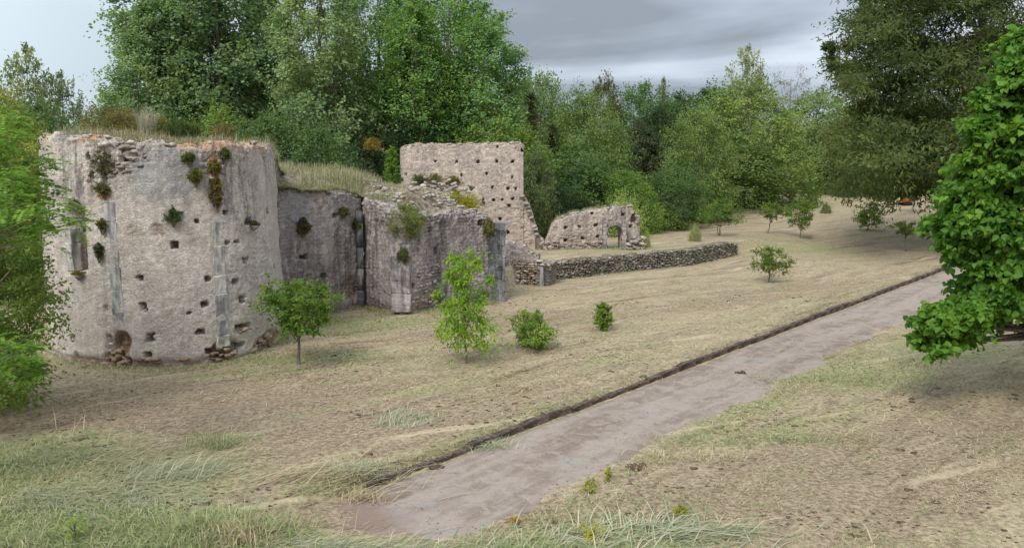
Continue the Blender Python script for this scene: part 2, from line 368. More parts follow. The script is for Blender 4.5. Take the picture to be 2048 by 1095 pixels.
def ground():
    xs = np.concatenate([[-2500, -1200, -600, -300, -150, -90, -60, -45], np.arange(-36, -22, 0.6), np.arange(-22, 34, 0.22), np.arange(34, 62, 0.6), [70, 90, 130, 200, 400, 900, 2500]])
    ys = [-2500, -1000, -300, -100, -40, -15, 0, 5]; y = 8.0
    while y < 170: ys.append(y); y += 0.12 + max(0, y-14)*0.0075
    ys = np.array(ys + [190, 230, 300, 500, 1000, 2500.])
    X, Y = np.meshgrid(xs, ys); Z = T(X, Y); nx, ny = len(xs), len(ys)
    V = np.stack([X.ravel(), Y.ravel(), Z.ravel()], 1)
    i = np.arange(nx-1)[None, :] + np.arange(ny-1)[:, None]*nx
    F = np.stack([i, i+1, i+nx+1, i+nx], -1).reshape(-1, 4)
    x, y = X.ravel(), Y.ravel(); t, n = kerb_tn(x, y)
    green = np.zeros(len(x)); dirt = np.zeros(len(x))
    def blob(arr, px, py, rx, ry, a, ang=0.6):
        c = G(px, py); dx, dy = x-c[0], y-c[1]; u = dx*math.cos(ang)+dy*math.sin(ang); w = -dx*math.sin(ang)+dy*math.cos(ang)
        e = (u/rx)**2 + (w/ry)**2; np.maximum(arr, a*np.exp(-e), out=arr)
    for b in [(720, 650, 3.4, 2.0, 1.0), (620, 715, 3.4, 1.0, 0.9, 0.35), (470, 745, 4, 0.5, 0.7, 0.1), (150, 1000, 3.2, 2.2, 1.0), (60, 930, 2.4, 2.6, 1.0), (420, 1090, 3.5, 0.9, .8, 0),
              (760, 800, 5, .5, .5), (430, 880, 1.6, .7, .6), (1560, 850, 5, .7, .5), (1750, 730, 4, 2, .9), (1900, 690, 4, 3, .7), (1500, 800, 4, .8, .7, .85), (700, 960, 2, .7, .7),
              (1200, 1060, 3, 1, .7, 0), (1650, 600, 8, 3, .35), (1600, 505, 6, 4, .6), (1250, 520, 8, 4, .5), (1700, 440, 12, 6, .5), (1050, 840, 5, .8, .55, .85), (1850, 430, 10, 9, .7),
              (1330, 700, 6, .7, .35), (960, 760, 6, .8, .5), (1450, 640, 9, 1.0, .4)]:
        blob(green, *b)
    for b in [(620, 870, 5, 1.6, 1.0, .5), (520, 800, 5, 1.2, .8, .4), (900, 820, 5, 1.0, .8), (640, 1000, 3, 1.6, 1.0), (180, 830, 4, 1.4, .8, .1), (1380, 1040, 3, 1.2, .8), (1700, 1000, 4, 1.6, .7),
              (1600, 900, 3, 1, .5), (1960, 900, 4, 2, .6), (1050, 640, 5, 2, .7), (1300, 480, 9, 3, .7), (1540, 590, 8, 1.2, .7), (300, 780, 5, .8, .8, .2)]:
        blob(dirt, *b)
    bf = sstep(-9, -3, n)
    zone = np.stack([green, dirt, bf, np.ones(len(x))], 1)
    tag(obj('ground', mesh('ground', V, F, {'zone': ('POINT', zone)}, True), M_GROUND), 'mown field of straw and bare earth round the ruins', kind='structure')
ground()

def path():
    ts = np.arange(-4.4, 95, 0.22); ns = np.linspace(0.02, 4.0, 40)
    Tt, Nn = np.meshgrid(ts, ns, indexing='ij')
    wd = 3.25 + 0.30*vn(Tt*0.45, 0, 0, 5) + 0.12*vn(Tt*1.9, 3, 0, 6)
    Nn2 = Nn/4.0*wd
    X = K0[0] + Tt*KD[0] + Nn2*KN[0]; Y = K0[1] + Tt*KD[1] + Nn2*KN[1]
    Z = T(X, Y) + 0.028 + 0.012*fbm(X*1.3, Y*1.3, 0, 3, 4)
    edge = np.minimum(1, (ns[None, :]*0+np.minimum(Nn, 4.0-Nn))/0.3); Z = Z - (1-edge)*0.05
    nn = len(ns); i = (np.arange(len(ts)-1)[:, None]*nn + np.arange(nn-1)[None, :])
    Z = Z - .07*sstep(-.8, -3.6, Tt+.9*np.abs(Nn-1.6)*-.6+.5*fbm(X*1.2, Y*1.2, 0, 3, 14)) - .045*sstep(3.3, 3.9, Nn+.5*fbm(X*1.1, Y*1.1, 0, 3, 15))
    start = -4.4 + 0* 1.3*np.abs(Nn-1.6)/1.6 + 0.5*vn(Nn*1.4, 7, 0, 2)
    keep = (Tt > start)[:-1, :-1]
    F = np.stack([i, i+nn, i+nn+1, i+1], -1)[keep]
    mud = sstep(2.5, -2.0, Tt + 1.3*Nn*0.8 + 1.6*vn(Tt*.7, Nn*.7, 0, 4)) + 0.5*sstep(0.6, 0.1, Nn)
    F = F[:, ::-1]
    tag(obj('path', mesh('path', np.stack([X.ravel(), Y.ravel(), Z.ravel()], 1), F, {'mud': ('POINT', np.clip(mud.ravel(), 0, 1))}, True), M_PATH), 'bare earth path beside the low dark kerb', kind='structure')
path()

# ------------------------------------------------------------------ stones
rng = np.random.default_rng(11)
def hull_stone(seed, box=0.72):
    r = np.random.default_rng(seed); bm = bmesh.new()
    for _ in range(15):
        d = r.normal(size=3); d /= np.linalg.norm(d); d = d/np.max(np.abs(d))*box*r.uniform(.62, .72) + d/np.linalg.norm(d)*(1-box)*0.5
        bm.verts.new(d)
    bmesh.ops.convex_hull(bm, input=bm.verts)
    for v in [v for v in bm.verts if not v.link_faces]: bm.verts.remove(v)
    bmesh.ops.triangulate(bm, faces=bm.faces); bmesh.ops.recalc_face_normals(bm, faces=bm.faces)
    bm.verts.index_update()
    V = np.array([v.co[:] for v in bm.verts]); F = np.array([[v.index for v in f.verts] for f in bm.faces]); bm.free()
    V /= (V.max(0)-V.min(0)); V -= (V.max(0)+V.min(0))/2
    return V, F
STV = [hull_stone(100+i) for i in range(10)]
STM = {}
def stone_mesh(k, mat):
    if (k, mat.name) not in STM:
        me = mesh('stone', STV[k][0], STV[k][1]); me.materials.append(mat); STM[(k, mat.name)] = me
    return STM[(k, mat.name)]
def add_stone(parent, P, tang, size, mat, name='stone', tilt=0.12, wloc=None):
    o = bpy.data.objects.new(name, stone_mesh(int(rng.integers(10)), mat)); C.objects.link(o); o.parent = parent
    a = math.atan2(tang[1], tang[0])
    o.rotation_euler = (rng.normal()*tilt, rng.normal()*tilt, a + rng.normal()*tilt)
    o.scale = size; o.location = Vector(P) - parent.location
    return o
def joined_stones(name, parent, items, mat):
    Vs, Fs, ti = [], [], []; n = 0
    for P, tang, size in items:
        v, f = STV[int(rng.integers(10))]; a = math.atan2(tang[1], tang[0]) + rng.normal()*0.12
        v = v*np.array(size); c, s_ = math.cos(a), math.sin(a)
        v = np.stack([v[:, 0]*c-v[:, 1]*s_, v[:, 0]*s_+v[:, 1]*c, v[:, 2]], 1) + np.array(P) - np.array(parent.location)
        Vs.append(v); Fs.append(f+n); n += len(v); ti.append(np.full(len(f), rng.random()))
    o = obj(name, mesh(name, np.concatenate(Vs), np.concatenate(Fs), {'tint': ('FACE', np.concatenate(ti))}), mat, parent)
    o['kind'] = 'stuff'; return o

# ------------------------------------------------------------------ masonry walls
def stone_pattern(s, z, h, w, seed):
    """per point: mortar depth (0 in the joint, 1 on the stone) and a random number per stone"""
    zz = z + 0.25*h*vn(s/(w*2.5), z/(h*2), 0, seed); row = np.floor(zz/h); fr = zz/h-row
    hh = 0.8+0.4*(_hash(row, row*0, row*0, seed+5)*0.5+0.5)
    ss = s/(w*hh) + _hash(row, row*0+3, row*0, seed)*7 + 0.22*vn(s/w, z/h, 0, seed+1); col = np.floor(ss); fc = ss-col
    rnd = _hash(row, col, row*0, seed+9)*0.5+0.5
    ed = np.minimum(np.minimum(fr, 1-fr)*h, np.minimum(fc, 1-fc)*w*hh)
    return sstep(0.0, min(h, w)*0.22, ed), rnd

class Wall:
    def __init__(s, pts, thick, top, zb=-0.5, cell=0.05, batter=0.0, seed=1):
        s.pts = np.array(pts, float); d = np.linalg.norm(np.diff(s.pts, axis=0), axis=1); s.cum = np.concatenate([[0], np.cumsum(d)]); s.len = s.cum[-1]
        tg = np.gradient(s.pts, s.cum, axis=0) if len(s.pts) > 2 else np.diff(s.pts, axis=0).repeat(2, 0)
        s.tg = tg/np.linalg.norm(tg, axis=1)[:, None]
        s.thick, s.zb, s.cell, s.batter, s.seed = thick, zb, cell, batter, seed
        s.topp = np.array(top, float)
        s.bz = zb
    def P2(s, u):
        return np.stack([np.interp(u, s.cum, s.pts[:, 0]), np.interp(u, s.cum, s.pts[:, 1])], -1)
    def tang(s, u):
        t = np.stack([np.interp(u, s.cum, s.tg[:, 0]), np.interp(u, s.cum, s.tg[:, 1])], -1)
        return t/np.linalg.norm(t, axis=-1)[..., None]
    def nrm(s, u):
        t = s.tang(u); return np.stack([t[..., 1], -t[..., 0]], -1)
    def surf(s, u, z, d=0.0):
        u = np.asarray(u, float); z = np.asarray(z, float); p = s.P2(u); n = s.nrm(u)
        p = p + n*(d - s.batter*np.maximum(z, -1))[..., None] if np.ndim(d - s.batter*z) else p + n*(d-s.batter*max(z, -1))
        return np.concatenate([p, (z + 0*u)[..., None]], -1)
    def top(s, u):
        f = np.interp(u, s.topp[:, 0], s.topp[:, 1])
        return f + s.rag*(0.6*fbm(u*1.3, s.seed, 0, 3, s.seed) + 0.7*vn(np.floor(u/0.33)*3.3, s.seed, 0, 3))
    rag = 0.12
    def find(s, px, py):
        U, Z = np.meshgrid(np.arange(0, s.len, 0.08), np.arange(-0.4, 9.5, 0.08)); P = s.surf(U.ravel(), Z.ravel())
        n = s.nrm(U.ravel()); face = (n*(-P[:, :2])).sum(1) > 0
        x, y = proj(P); e = (x-px)**2 + (y-py)**2 + np.where(face, 0, 1e7); k = int(np.argmin(e)); return U.ravel()[k], Z.ravel()[k]
    def build(s, name, parent, mat, disp, mask, holes=(), opening=None, cellpat=(0.16, 0.26)):
        nu = int(s.len/s.cell)+1; u = np.linspace(0, s.len, nu); tp = s.top(u); nz = int((tp.max()-s.zb)/s.cell)+1
        v = np.linspace(0, 1, nz); U, Vv = np.meshgrid(u, v, indexing='ij'); Z = s.zb + (tp-s.zb)[:, None]*Vv
        m, rnd = stone_pattern(U, Z, cellpat[0], cellpat[1], s.seed)
        MK = mask(U, Z)
        D = disp(U, Z, m, rnd, MK)
        hol = np.zeros_like(U)
        for (hu, hz, w, h, dep) in holes:
            j = 0.14*min(w, h)*vn(U*9, Z*9, 0, 3); dep = 1.7*dep*(.75+.25*math.sin(hu*7+hz*3))
            ins = (np.abs(U-hu) < w/2+j) & (np.abs(Z-hz) < h/2+j); hol = np.where(ins, dep, hol)
        D = D - hol
        Fp = s.surf(U, Z, D); Bk = s.surf(U, Z, -s.thick + 0*U)
        # crown the top edge softly
        edge = sstep(tp.max()*0+0.18, 0.0, tp[:, None]-Z); Fp[..., :2] -= (s.nrm(U)*(0.10*edge)[..., None])
        V = np.concatenate([Fp.reshape(-1, 3), Bk.reshape(-1, 3)]); n0 = nu*nz
        cu, cz = nu-1, nz-1
        keep = np.ones((cu, cz), bool)
        if opening is not None: keep &= ~opening(U[:-1, :-1] + s.cell/2, Z[:-1, :-1] + s.cell/2)
        i = (np.arange(cu)[:, None]*nz + np.arange(cz)[None, :])
        A = np.stack([i, i+nz, i+nz+1, i+1], -1)
        F = [A[keep], (A[keep][:, ::-1] + n0)]
        pad = np.zeros((cu+2, cz+2), bool); pad[1:-1, 1:-1] = keep
        for du, dz in ((1, 0), (-1, 0), (0, 1), (0, -1)):
            b = keep & ~pad[1+du:cu+1+du, 1+dz:cz+1+dz]; k = i[b]
            if du == 1: e = (k+nz, k+nz+1)
            elif du == -1: e = (k+1, k)
            elif dz == 1: e = (k+nz+1, k+1)
            else: e = (k, k+nz)
            F.append(np.stack([e[1], e[0], e[0]+n0, e[1]+n0], -1))
        F = np.concatenate(F)
        mk = np.stack([MK[q]*np.ones_like(U) for q in 'rgba'], -1).reshape(-1, 4); mk = np.concatenate([mk, mk])
        ce = np.concatenate([rnd.ravel(), rnd.ravel()])
        V = V - np.array(parent.location)
        o = obj(name, mesh(name, V, F, {'mask': ('POINT', np.clip(mk, 0, 1)), 'cell': ('POINT', ce)}), mat, parent)
        s.root = parent; return o
    def blob(s, U, Z, px, py, ru, rz, jag=0.35):
        hu, hz = s.find(px, py); e = np.sqrt(((U-hu)/ru)**2 + ((Z-hz)/rz)**2) + jag*fbm(U*2.2, Z*2.2, 0, 3, 31)
        return sstep(1.15, 0.75, e)
    def stones(s, n, urange, zfun, size, mat, out=0.0, name='stone'):
        for _ in range(n):
            u = rng.uniform(*urange); z = zfun(u); P = s.surf(u, z, out + rng.normal()*0.02); k = size*rng.uniform(.65, 1.35)
            add_stone(s.root, P, s.tang(u), (k*rng.uniform(.9, 1.6), k*rng.uniform(.8, 1.2), k*rng.uniform(.5, .8)), mat, name)
    def blocks(s, pxtop, pxbot, wid, proud, mat_col, hts, name='block'):
        u0, z0 = s.find(*pxtop); u1, z1 = s.find(*pxbot); z = z0; k = 0
        while z > z1+0.12:
            h = hts[k % len(hts)]; h = min(h, z-z1); f = (z0-z)/(z0-z1+1e-6); u = u0 + (u1-u0)*f; zc = z-h/2
            me = block_mesh(wid*(1+0.06*rng.normal()), 0.34, h-0.006, int(rng.integers(1e6)))
            P = s.surf(u, zc, proud-0.17 + rng.normal()*0.008); o = obj(name, me, M_DRESS, s.root)
            t = s.tang(u); o.rotation_euler = (s.batter, 0, math.atan2(t[1], t[0]) + rng.normal()*0.01); o.location = Vector(P)-s.root.location
            cc = np.array(mat_col)*(1+0.12*rng.normal()); o.color = (*np.clip(cc, 0.03, 1), 1)
            z -= h; k += 1
def block_mesh(w, d, h, seed):
    r = np.random.default_rng(seed); bm = bmesh.new(); bmesh.ops.create_cube(bm, size=1)
    for v in bm.verts: v.co = Vector((v.co.x*w, v.co.y*d, v.co.z*h)) + Vector(r.normal(size=3)*0.010)
    bmesh.ops.bevel(bm, geom=bm.edges[:], offset=0.016, segments=1, affect='EDGES')
    bmesh.ops.subdivide_edges(bm, edges=[e for e in bm.edges if e.calc_length() > .1], cuts=2, use_grid_fill=True)
    for v in bm.verts: v.co += Vector(r.normal(size=3)*0.010)
    me = bpy.data.meshes.new('block'); bm.to_mesh(me); bm.free(); return me

def plaster_disp(amp=0.03, rough=0.018, st=0.05):
    def f(U, Z, m, rnd, MK):
        d = amp*fbm(U*0.9, Z*0.9, 0, 4, 5) + rough*fbm(U*5, Z*5, 0, 3, 6) + .55*rough*vn(U*11, Z*13, 0, 8)
        rub = st*(m*(0.5+0.9*rnd)-0.6)
        e = np.clip(MK['b'] + MK.get('x', 0), 0, 1)
        return d*(1+e) + rub*(0.05+0.95*e) - 0.14*MK['b'] 
    return f

# ---- the great apse
cx, cy, R0 = -12.0, 28.6, 3.3
apse_root = empty('ruined_apse', (cx, cy, 0), 'tall pale rounded apse wall with grass on its broken top and an arched niche', 'ruin')
def smooth_line(ctl, n=40, it=4):
    ctl = np.array(ctl, float); t = np.concatenate([[0], np.cumsum(np.linalg.norm(np.diff(ctl, axis=0), axis=1))]); q = np.linspace(0, t[-1], n)
    p = np.stack([np.interp(q, t, ctl[:, 0]), np.interp(q, t, ctl[:, 1])], 1)
    for _ in range(it): p[1:-1] = (p[:-2]+2*p[1:-1]+p[2:])/4
    return p
_g = [G(*q)[:2] for q in [(88, 702), (130, 723), (200, 733), (280, 736), (370, 733), (450, 723), (510, 710), (546, 692)]]
wa = Wall(smooth_line([_g[0]+np.array([-.9, 3.6]), _g[0]+np.array([-.35, 1.2])]+_g+[_g[-1]+np.array([-.12, 1.3]), _g[-1]+np.array([-.8, 4.4])], 90, 9), 0.9, [(0, 7.2), (20, 7.2)], cell=0.056, batter=0.030, seed=3)
_k = [(i_, float(wa.cum[np.argmin(((wa.pts-p_)**2).sum(1))])) for i_, p_ in enumerate(_g)]
wa.rag = .17
wa.topp = np.array([(0, 7.2)] + [(_k[i_][1], AT(px_, py_, _g[i_][1]+.2)[2]+.05) for i_, (px_, py_) in enumerate([(100, 276), (130, 272), (200, 276), (280, 285), (370, 288), (450, 290), (520, 290), (550, 292)])] + [(wa.len, 7.1)])
def apse_mask(U, Z):
    b = wa.blob; n = fbm(U*0.8, Z*0.5, 0, 3, 12); top = wa.top(U)
    r = 0.17 + 0.5*sstep(3.8, 6.8, Z)*sstep(-0.4, 0.4, n) + 0.5*b(U, Z, 150, 330, 1.3, 1.6) + .35*b(U, Z, 330, 330, 1.6, 1.2) + .45*b(U, Z, 480, 370, 1.2, 1.5) + 0.3*b(U, Z, 225, 560, .35, 3.)
    g = 0.95*sstep(0.34, 0.06, top-Z)*sstep(-0.35, 0.2, vn(U*1.1, 3, 0, 4)+(U > wa.find(250, 290)[0])*0.8-0.3) + b(U, Z, 212, 394, .30, .12, .1) + .9*b(U, Z, 428, 335, .22, .5) + .5*b(U, Z, 432, 385, .12, .3)
    x = b(U, Z, 232, 310, 1.15, .75) + b(U, Z, 205, 350, .6, .8) + .8*b(U, Z, 430, 330, .5, .8) + .7*sstep(0.45, 0.1, top-Z) + .5*b(U, Z, 520, 520, .8, 1.2)
    bb = b(U, Z, 242, 692, .34, .55) + b(U, Z, 232, 720, .5, .28) + b(U, Z, 455, 700, .55, .32) + b(U, Z, 540, 680, 1.1, .38) + .7*sstep(0.30, 0.05, Z+.18*fbm(U, 2, 0, 3, 5)) + .7*b(U, Z, 490, 655, .35, .15) + .6*b(U, Z, 570, 660, .8, .7) + .45*b(U, Z, 265, 465, .3, .22) + .45*b(U, Z, 315, 460, .25, .25)
    bb = bb*(0.65+.35*sstep(-.2, .3, n))
    a = .5*b(U, Z, 330, 350, 1.3, .9)
    return dict(r=r, g=np.clip(g, 0, 1), b=np.clip(bb, 0, 1), a=a, x=np.clip(x, 0, 1))
ah = []
for px, py, w, h in [(348, 492, 14, 10), (281, 560, 14, 9), (288, 615, 16, 14), (417, 556, 12, 8), (411, 610, 13, 9), (402, 666, 16, 9), (210, 618, 10, 10), (145, 674, 14, 13), (150, 710, 12, 12),
                     (301, 677, 16, 14), (295, 711, 14, 10), (491, 521, 8, 12), (471, 561, 12, 9), (484, 597, 8, 13), (488, 652, 22, 7), (482, 690, 12, 12), (451, 427, 8, 10), (418, 702, 12, 9), (547, 534, 9, 9),
                     (497, 440, 9, 10), (536, 425, 8, 12), (176, 313, 10, 12), (182, 357, 11, 14), (97, 317, 9, 8), (112, 550, 9, 8), (218, 678, 12, 14), (218, 694, 12, 9), (455, 487, 7, 6), (474, 485, 8, 6),
                     (528, 322, 5, 16), (291, 313, 8, 5), (210, 335, 10, 12), (245, 316, 20, 9), (232, 712, 22, 10), (131, 608, 8, 8), (395, 440, 6, 5), (375, 625, 4, 4)]:
    u_, z_ = wa.find(px, py); ah.append((u_, z_, w*0.0135/max(.35, abs(wa.nrm(u_) @ (np.array([0, -1.0])))), h*0.0165, 0.42))
nu_, nz_ = wa.find(153, 545); nt_ = wa.find(150, 402)[1]
NW = 0.47
def apse_disp(U, Z, m, rnd, MK):
    d = plaster_disp(0.06, 0.022, 0.07)(U, Z, m, rnd, MK)
    arch = nt_-NW - Z
    ins = (np.abs(U-nu_) < NW) & (Z > nz_) & ((Z < nt_-NW) | ((U-nu_)**2 + (Z-nt_+NW)**2 < NW**2))
    d = np.where(ins, -0.62 + 0.01*vn(U*9, Z*9), d)
    return d - 0.16*wa.blob(U, Z, 242, 690, .30, .42, .6) - .12*wa.blob(U, Z, 450, 700, .4, .25) - 0.10*wa.blob(U, Z, 235, 320, .8, .5)
wa.build('masonry', apse_root, M_APSE, apse_disp, apse_mask, ah)
wa.blocks((220, 402), (240, 660), 0.37, 0.012, (0.44, 0.42, 0.405), [0.62, 0.9, 0.5, 0.75, 0.66])
wa.blocks((433, 440), (447, 692), 0.40, 0.012, (0.60, 0.56, 0.51), [0.8, 0.95, 0.6, 0.85, 0.5])
wa.blocks((134, 458), (141, 545), 0.30, 0.01, (0.60, 0.56, 0.51), [0.45, 0.9], 'jamb_block')
def crest(w, n, size, mat, u0=0.0, u1=None, drop=0.06):
    w.stones(n, (u0, w.len if u1 is None else u1), lambda u: float(w.top(np.array([u]))[0]) - abs(rng.normal())*drop, size, mat, -0.12)
crest(wa, 95, 0.15, M_STONE_W)
for (px, py, rx, rz, n, sz, mt) in [(228, 312, 1.0, .55, 60, .16, M_STONE), (205, 350, .4, .6, 26, .14, M_STONE), (430, 330, .4, .5, 14, .13, M_STONE_W), (238, 715, .4, .3, 20, .17, M_STONE_B), (455, 705, .5, .22, 18, .16, M_STONE_B),
                                (530, 688, .9, .3, 32, .17, M_STONE_B), (500, 660, .5, .12, 8, .15, M_STONE_B), (300, 722, 1.2, .10, 12, .15, M_STONE_B)]:
    u_, z_ = wa.find(px, py)
    for _ in range(n):
        a_, b_ = rng.uniform(-1, 1), rng.uniform(-1, 1)
        if a_*a_+b_*b_ > 1: continue
        uu, zz = min(max(u_+a_*rx, 0), wa.len), z_+b_*rz; k = sz*rng.uniform(.7, 1.3)
        add_stone(apse_root, wa.surf(uu, zz, -0.06+rng.normal()*.02), wa.tang(uu), (k*1.5, k*1.1, k*.72), mt)

# ---- second wall, streaked dark, running back from the apse to the corner
C2 = G(728, 612)[:2]
p0 = G(556, 640)[:2]
root2 = empty('streaked_wall', (*((p0+C2)/2), 0), 'dark rain streaked plaster wall under shaggy grass between the apse and the corner column', 'ruin')
mid2 = (p0+C2)/2 + np.array([0.62, -0.48])*0.45
ctl = np.array([p0-(C2-p0)*0.25, p0, mid2, C2])
def _unused(ctl, n=40):
    ctl = np.array(ctl, float); t = np.concatenate([[0], np.cumsum(np.linalg.norm(np.diff(ctl, axis=0), axis=1))]); q = np.linspace(0, t[-1], n)
    p = np.stack([np.interp(q, t, ctl[:, 0]), np.interp(q, t, ctl[:, 1])], 1)
    for _ in range(4): p[1:-1] = (p[:-2]+2*p[1:-1]+p[2:])/4
    return p
w2 = Wall(smooth_line(ctl), 0.8, [(0, 5.45), (2, 5.4), (5, 5.2), (7, 5.05)], cell=0.055, batter=0.01, seed=7)
def mask2(U, Z):
    b = w2.blob; n = fbm(U*0.9, Z*0.25, 0, 3, 22)
    r = .45 + 0.8*sstep(-.25, .22, fbm(U*1.5, Z*.16, 0, 3, 23)) + 0.3*n + .5*b(U, Z, 595, 540, .8, 1.2) + .5*b(U, Z, 700, 520, .5, 2) - .6*b(U, Z, 650, 480, .5, 1.2) - .35*sstep(1.2, .4, Z)  # weathering, plus shade painted in beside the corner column
    return dict(r=np.clip(r, 0, 1), g=.3*b(U, Z, 645, 392, .4, .2), b=.5*b(U, Z, 700, 580, .6, .5)+.35*sstep(.3, .05, Z), a=.5*b(U, Z, 590, 420, .8, .7), x=.25+.6*sstep(.3, .05, w2.top(U)-Z)+.5*b(U, Z, 600, 450, .3, .4))
w2.build('masonry', root2, M_DARK, plaster_disp(0.05, .025, .05), mask2,
         [(*w2.find(px, py), .30, h, .35) for px, py, h in [(607, 512, .16), (646, 550, .20), (646, 592, .18), (671, 432, .16), (605, 455, .35), (650, 630, .12)]])
crest(w2, 50, .14, M_STONE_W)

# ---- corner column
colr = empty('corner_column', (C2[0]-.05, C2[1]-0.38, 0), 'slender grey engaged column in the dark corner between two ruined walls', 'column')
z = -0.3
for h in (1.1, 1.0, .95, 1.1, .55):
    seg = bmesh.new(); bmesh.ops.create_cone(seg, cap_ends=True, segments=14, radius1=.15, radius2=.147, depth=h-.01); me = bpy.data.meshes.new('drum'); seg.to_mesh(me); seg.free()
    for p in me.polygons: p.use_smooth = len(p.vertices) == 4
    o = obj('drum', me, M_DRESS, colr, (rng.normal()*.004, rng.normal()*.004, z+h/2), (0.20, 0.19, 0.195)); z += h

# ---- third wall: second, lower apse with its pale dressed strip, ending in the quoined pier
q = [G(728, 612)[:2], G(752, 620)[:2], G(800, 632)[:2], G(838, 628)[:2], G(875, 617)[:2], G(940, 605)[:2], G(985, 600)[:2]]
root3 = empty('buttressed_wall', (*q[2], 0), 'lower bulging ruined wall with a pale dressed strip and shrubs on its crest', 'ruin')
w3 = Wall(smooth_line(q, 60), 0.8, [(0, 4.9), (1.5, 4.85), (3.2, 4.55), (4.2, 4.2), (5.2, 4.3), (7, 4.4), (8.6, 4.2), (9.5, 3.75), (11, 3.6)], cell=0.055, batter=0.012, seed=9)
def mask3(U, Z):
    b = w3.blob; n = fbm(U*0.9, Z*0.22, 0, 3, 28)
    r = .35 + 0.8*sstep(-.25, .25, fbm(U*1.5, Z*.16, 0, 3, 29)) + 0.3*n + .8*b(U, Z, 742, 520, .5, 2.2) + .5*b(U, Z, 870, 500, .9, .8) - .6*b(U, Z, 765, 560, .25, 1.4) - .7*b(U, Z, 840, 560, .8, 1.2)  # streaks and crust, with the corner's shade painted next to the column
    x = .3 + .7*b(U, Z, 860, 580, 1.3, 1.0) + .7*sstep(1.0, .2, w3.top(U)-Z) + .6*b(U, Z, 760, 440, 1, .4)
    return dict(r=np.clip(r, 0, 1), g=.5*b(U, Z, 985, 470, .25, .4), b=.45*sstep(.5, .05, Z)+.4*b(U, Z, 850, 600, 1, .5), a=.55*b(U, Z, 800, 560, .5, 1.6), x=np.clip(x, 0, 1))
w3.build('masonry', root3, M_DARK, plaster_disp(0.05, .03, .075), mask3,
         [(*w3.find(px, py), w, h, .35) for px, py, w, h in [(861, 461, .28, .24), (957, 527, .35, .22), (878, 598, .3, .3), (769, 590, .14, .2), (807, 597, .12, .2), (962, 446, .25, .25), (826, 570, .2, .2), (810, 528, .28, .22), (870, 500, .2, .3), (990, 560, .3, .2)]])
w3.blocks((801, 490), (803, 622), 0.85, 0.01, (0.38, 0.335, 0.32), [0.5, 0.62, 0.42, 0.55])
crest(w3, 90, .15, M_STONE_W)
for _ in range(60):
    u_, z_ = w3.find(rng.uniform(825, 960), rng.uniform(500, 612)); k = .14*rng.uniform(.7, 1.3)
    add_stone(root3, w3.surf(u_, z_, -.03), w3.tang(u_), (k*1.5, k, k*.7), M_STONE_W)
# quoined pier
pp = G(990, 600)
pier = empty('quoin_pier', tuple(pp), 'dark grey pier of large squared blocks at the end of the low apse', 'pier')
z = -0.25
for k, h in enumerate([.62, .66, .58, .64, .60, .5, .40]):
    o = obj('block', block_mesh(.78+(.05 if k % 2 else 0), .9, h-.006, 40+k), M_DRESS, pier, (rng.normal()*.01, .35+rng.normal()*.01, z+h/2)); z += h
    cc = np.array((.22, .215, .225))*(1+.22*rng.normal()); o.color = (*cc, 1)
    o.rotation_euler = (0, 0, 0.25)
for k in range(6):
    o = obj('quoin', block_mesh(.13, .5, .52, 60+k), M_DRESS, pier, (.385, .16, .1+k*.56), (.36, .33, .31)); o.rotation_euler = (0, 0, .25)

# ---- earth and rubble that fills the church behind those walls
def fill():
    fr = []; 
    for w, s0, s1 in ((wa, wa.len-1.4, wa.len-0.1), (w2, 1.2, w2.len), (w3, 0, w3.len-1.3)):
        for u in np.linspace(s0, s1, 40):
            P = w.surf(u, 0., -0.35); fr.append((P[0], P[1], float(np.interp(u, w.topp[:, 0], w.topp[:, 1]))-0.12))
    fr = np.array(fr); nU = len(fr); nV = 46; bk = np.stack([np.linspace(-17, -1.2, nU), np.linspace(47, 46, nU)], 1)
    V = np.zeros((nU, nV, 3))
    for j in range(nV):
        f = j/(nV-1); xy = fr[:, :2]*(1-f) + bk*f; x, y = xy[:, 0], xy[:, 1]
        hill = np.interp(x, [-17, -11, -8.5, -7, -5, -3.5, -1.5, 1.0], [5.8, 6.15, 6.0, 5.6, 5.3, 4.9, 3.9, 1.2])
        z = fr[:, 2]*(1-sstep(0, .28, f)) + hill*sstep(0, .28, f) - 4.5*sstep(.75, 1, f) + .22*fbm(x*.9, y*.9, 0, 4, 5) + .10*fbm(x*4, y*4, 0, 2, 6)
        V[:, j] = np.stack([x, y, z], 1)
    V0 = V; sk = V[-1:].copy(); sk[..., 0] += .5; sk[..., 2] = -.5; V = np.concatenate([V, sk]); nU += 1
    i = np.arange(nU-1)[:, None]*nV + np.arange(nV-1)[None, :]
    F = np.stack([i, i+nV, i+nV+1, i+1], -1).reshape(-1, 4)
    tag(obj('earth_mound', mesh('earth_mound', V.reshape(-1, 3), F, None, True), M_EARTH), 'earth and rubble fill rising behind the broken wall tops', kind='structure')
    global MOUND; MOUND = V0
    # a ring of fill inside the great apse
    a = np.linspace(0, 2*PI, 50); rr = np.linspace(0, R0-.2, 12); A, Rr = np.meshgrid(a, rr, indexing='ij')
    X, Y = cx+Rr*np.cos(A), cy+Rr*np.sin(A); Z = 6.85 + .12*(1-Rr/R0) + .15*fbm(X, Y, 0, 3, 4)
    i = np.arange(49)[:, None]*12 + np.arange(11)[None, :]
    F = np.stack([i, i+1, i+13, i+12], -1).reshape(-1, 4)
    o = obj('earth_fill', mesh('earth_fill', np.stack([X, Y, Z], -1).reshape(-1, 3) - np.array([cx, cy, 0]), F[:, ::-1], None, True), M_EARTH, apse_root)
    return fr
fill()
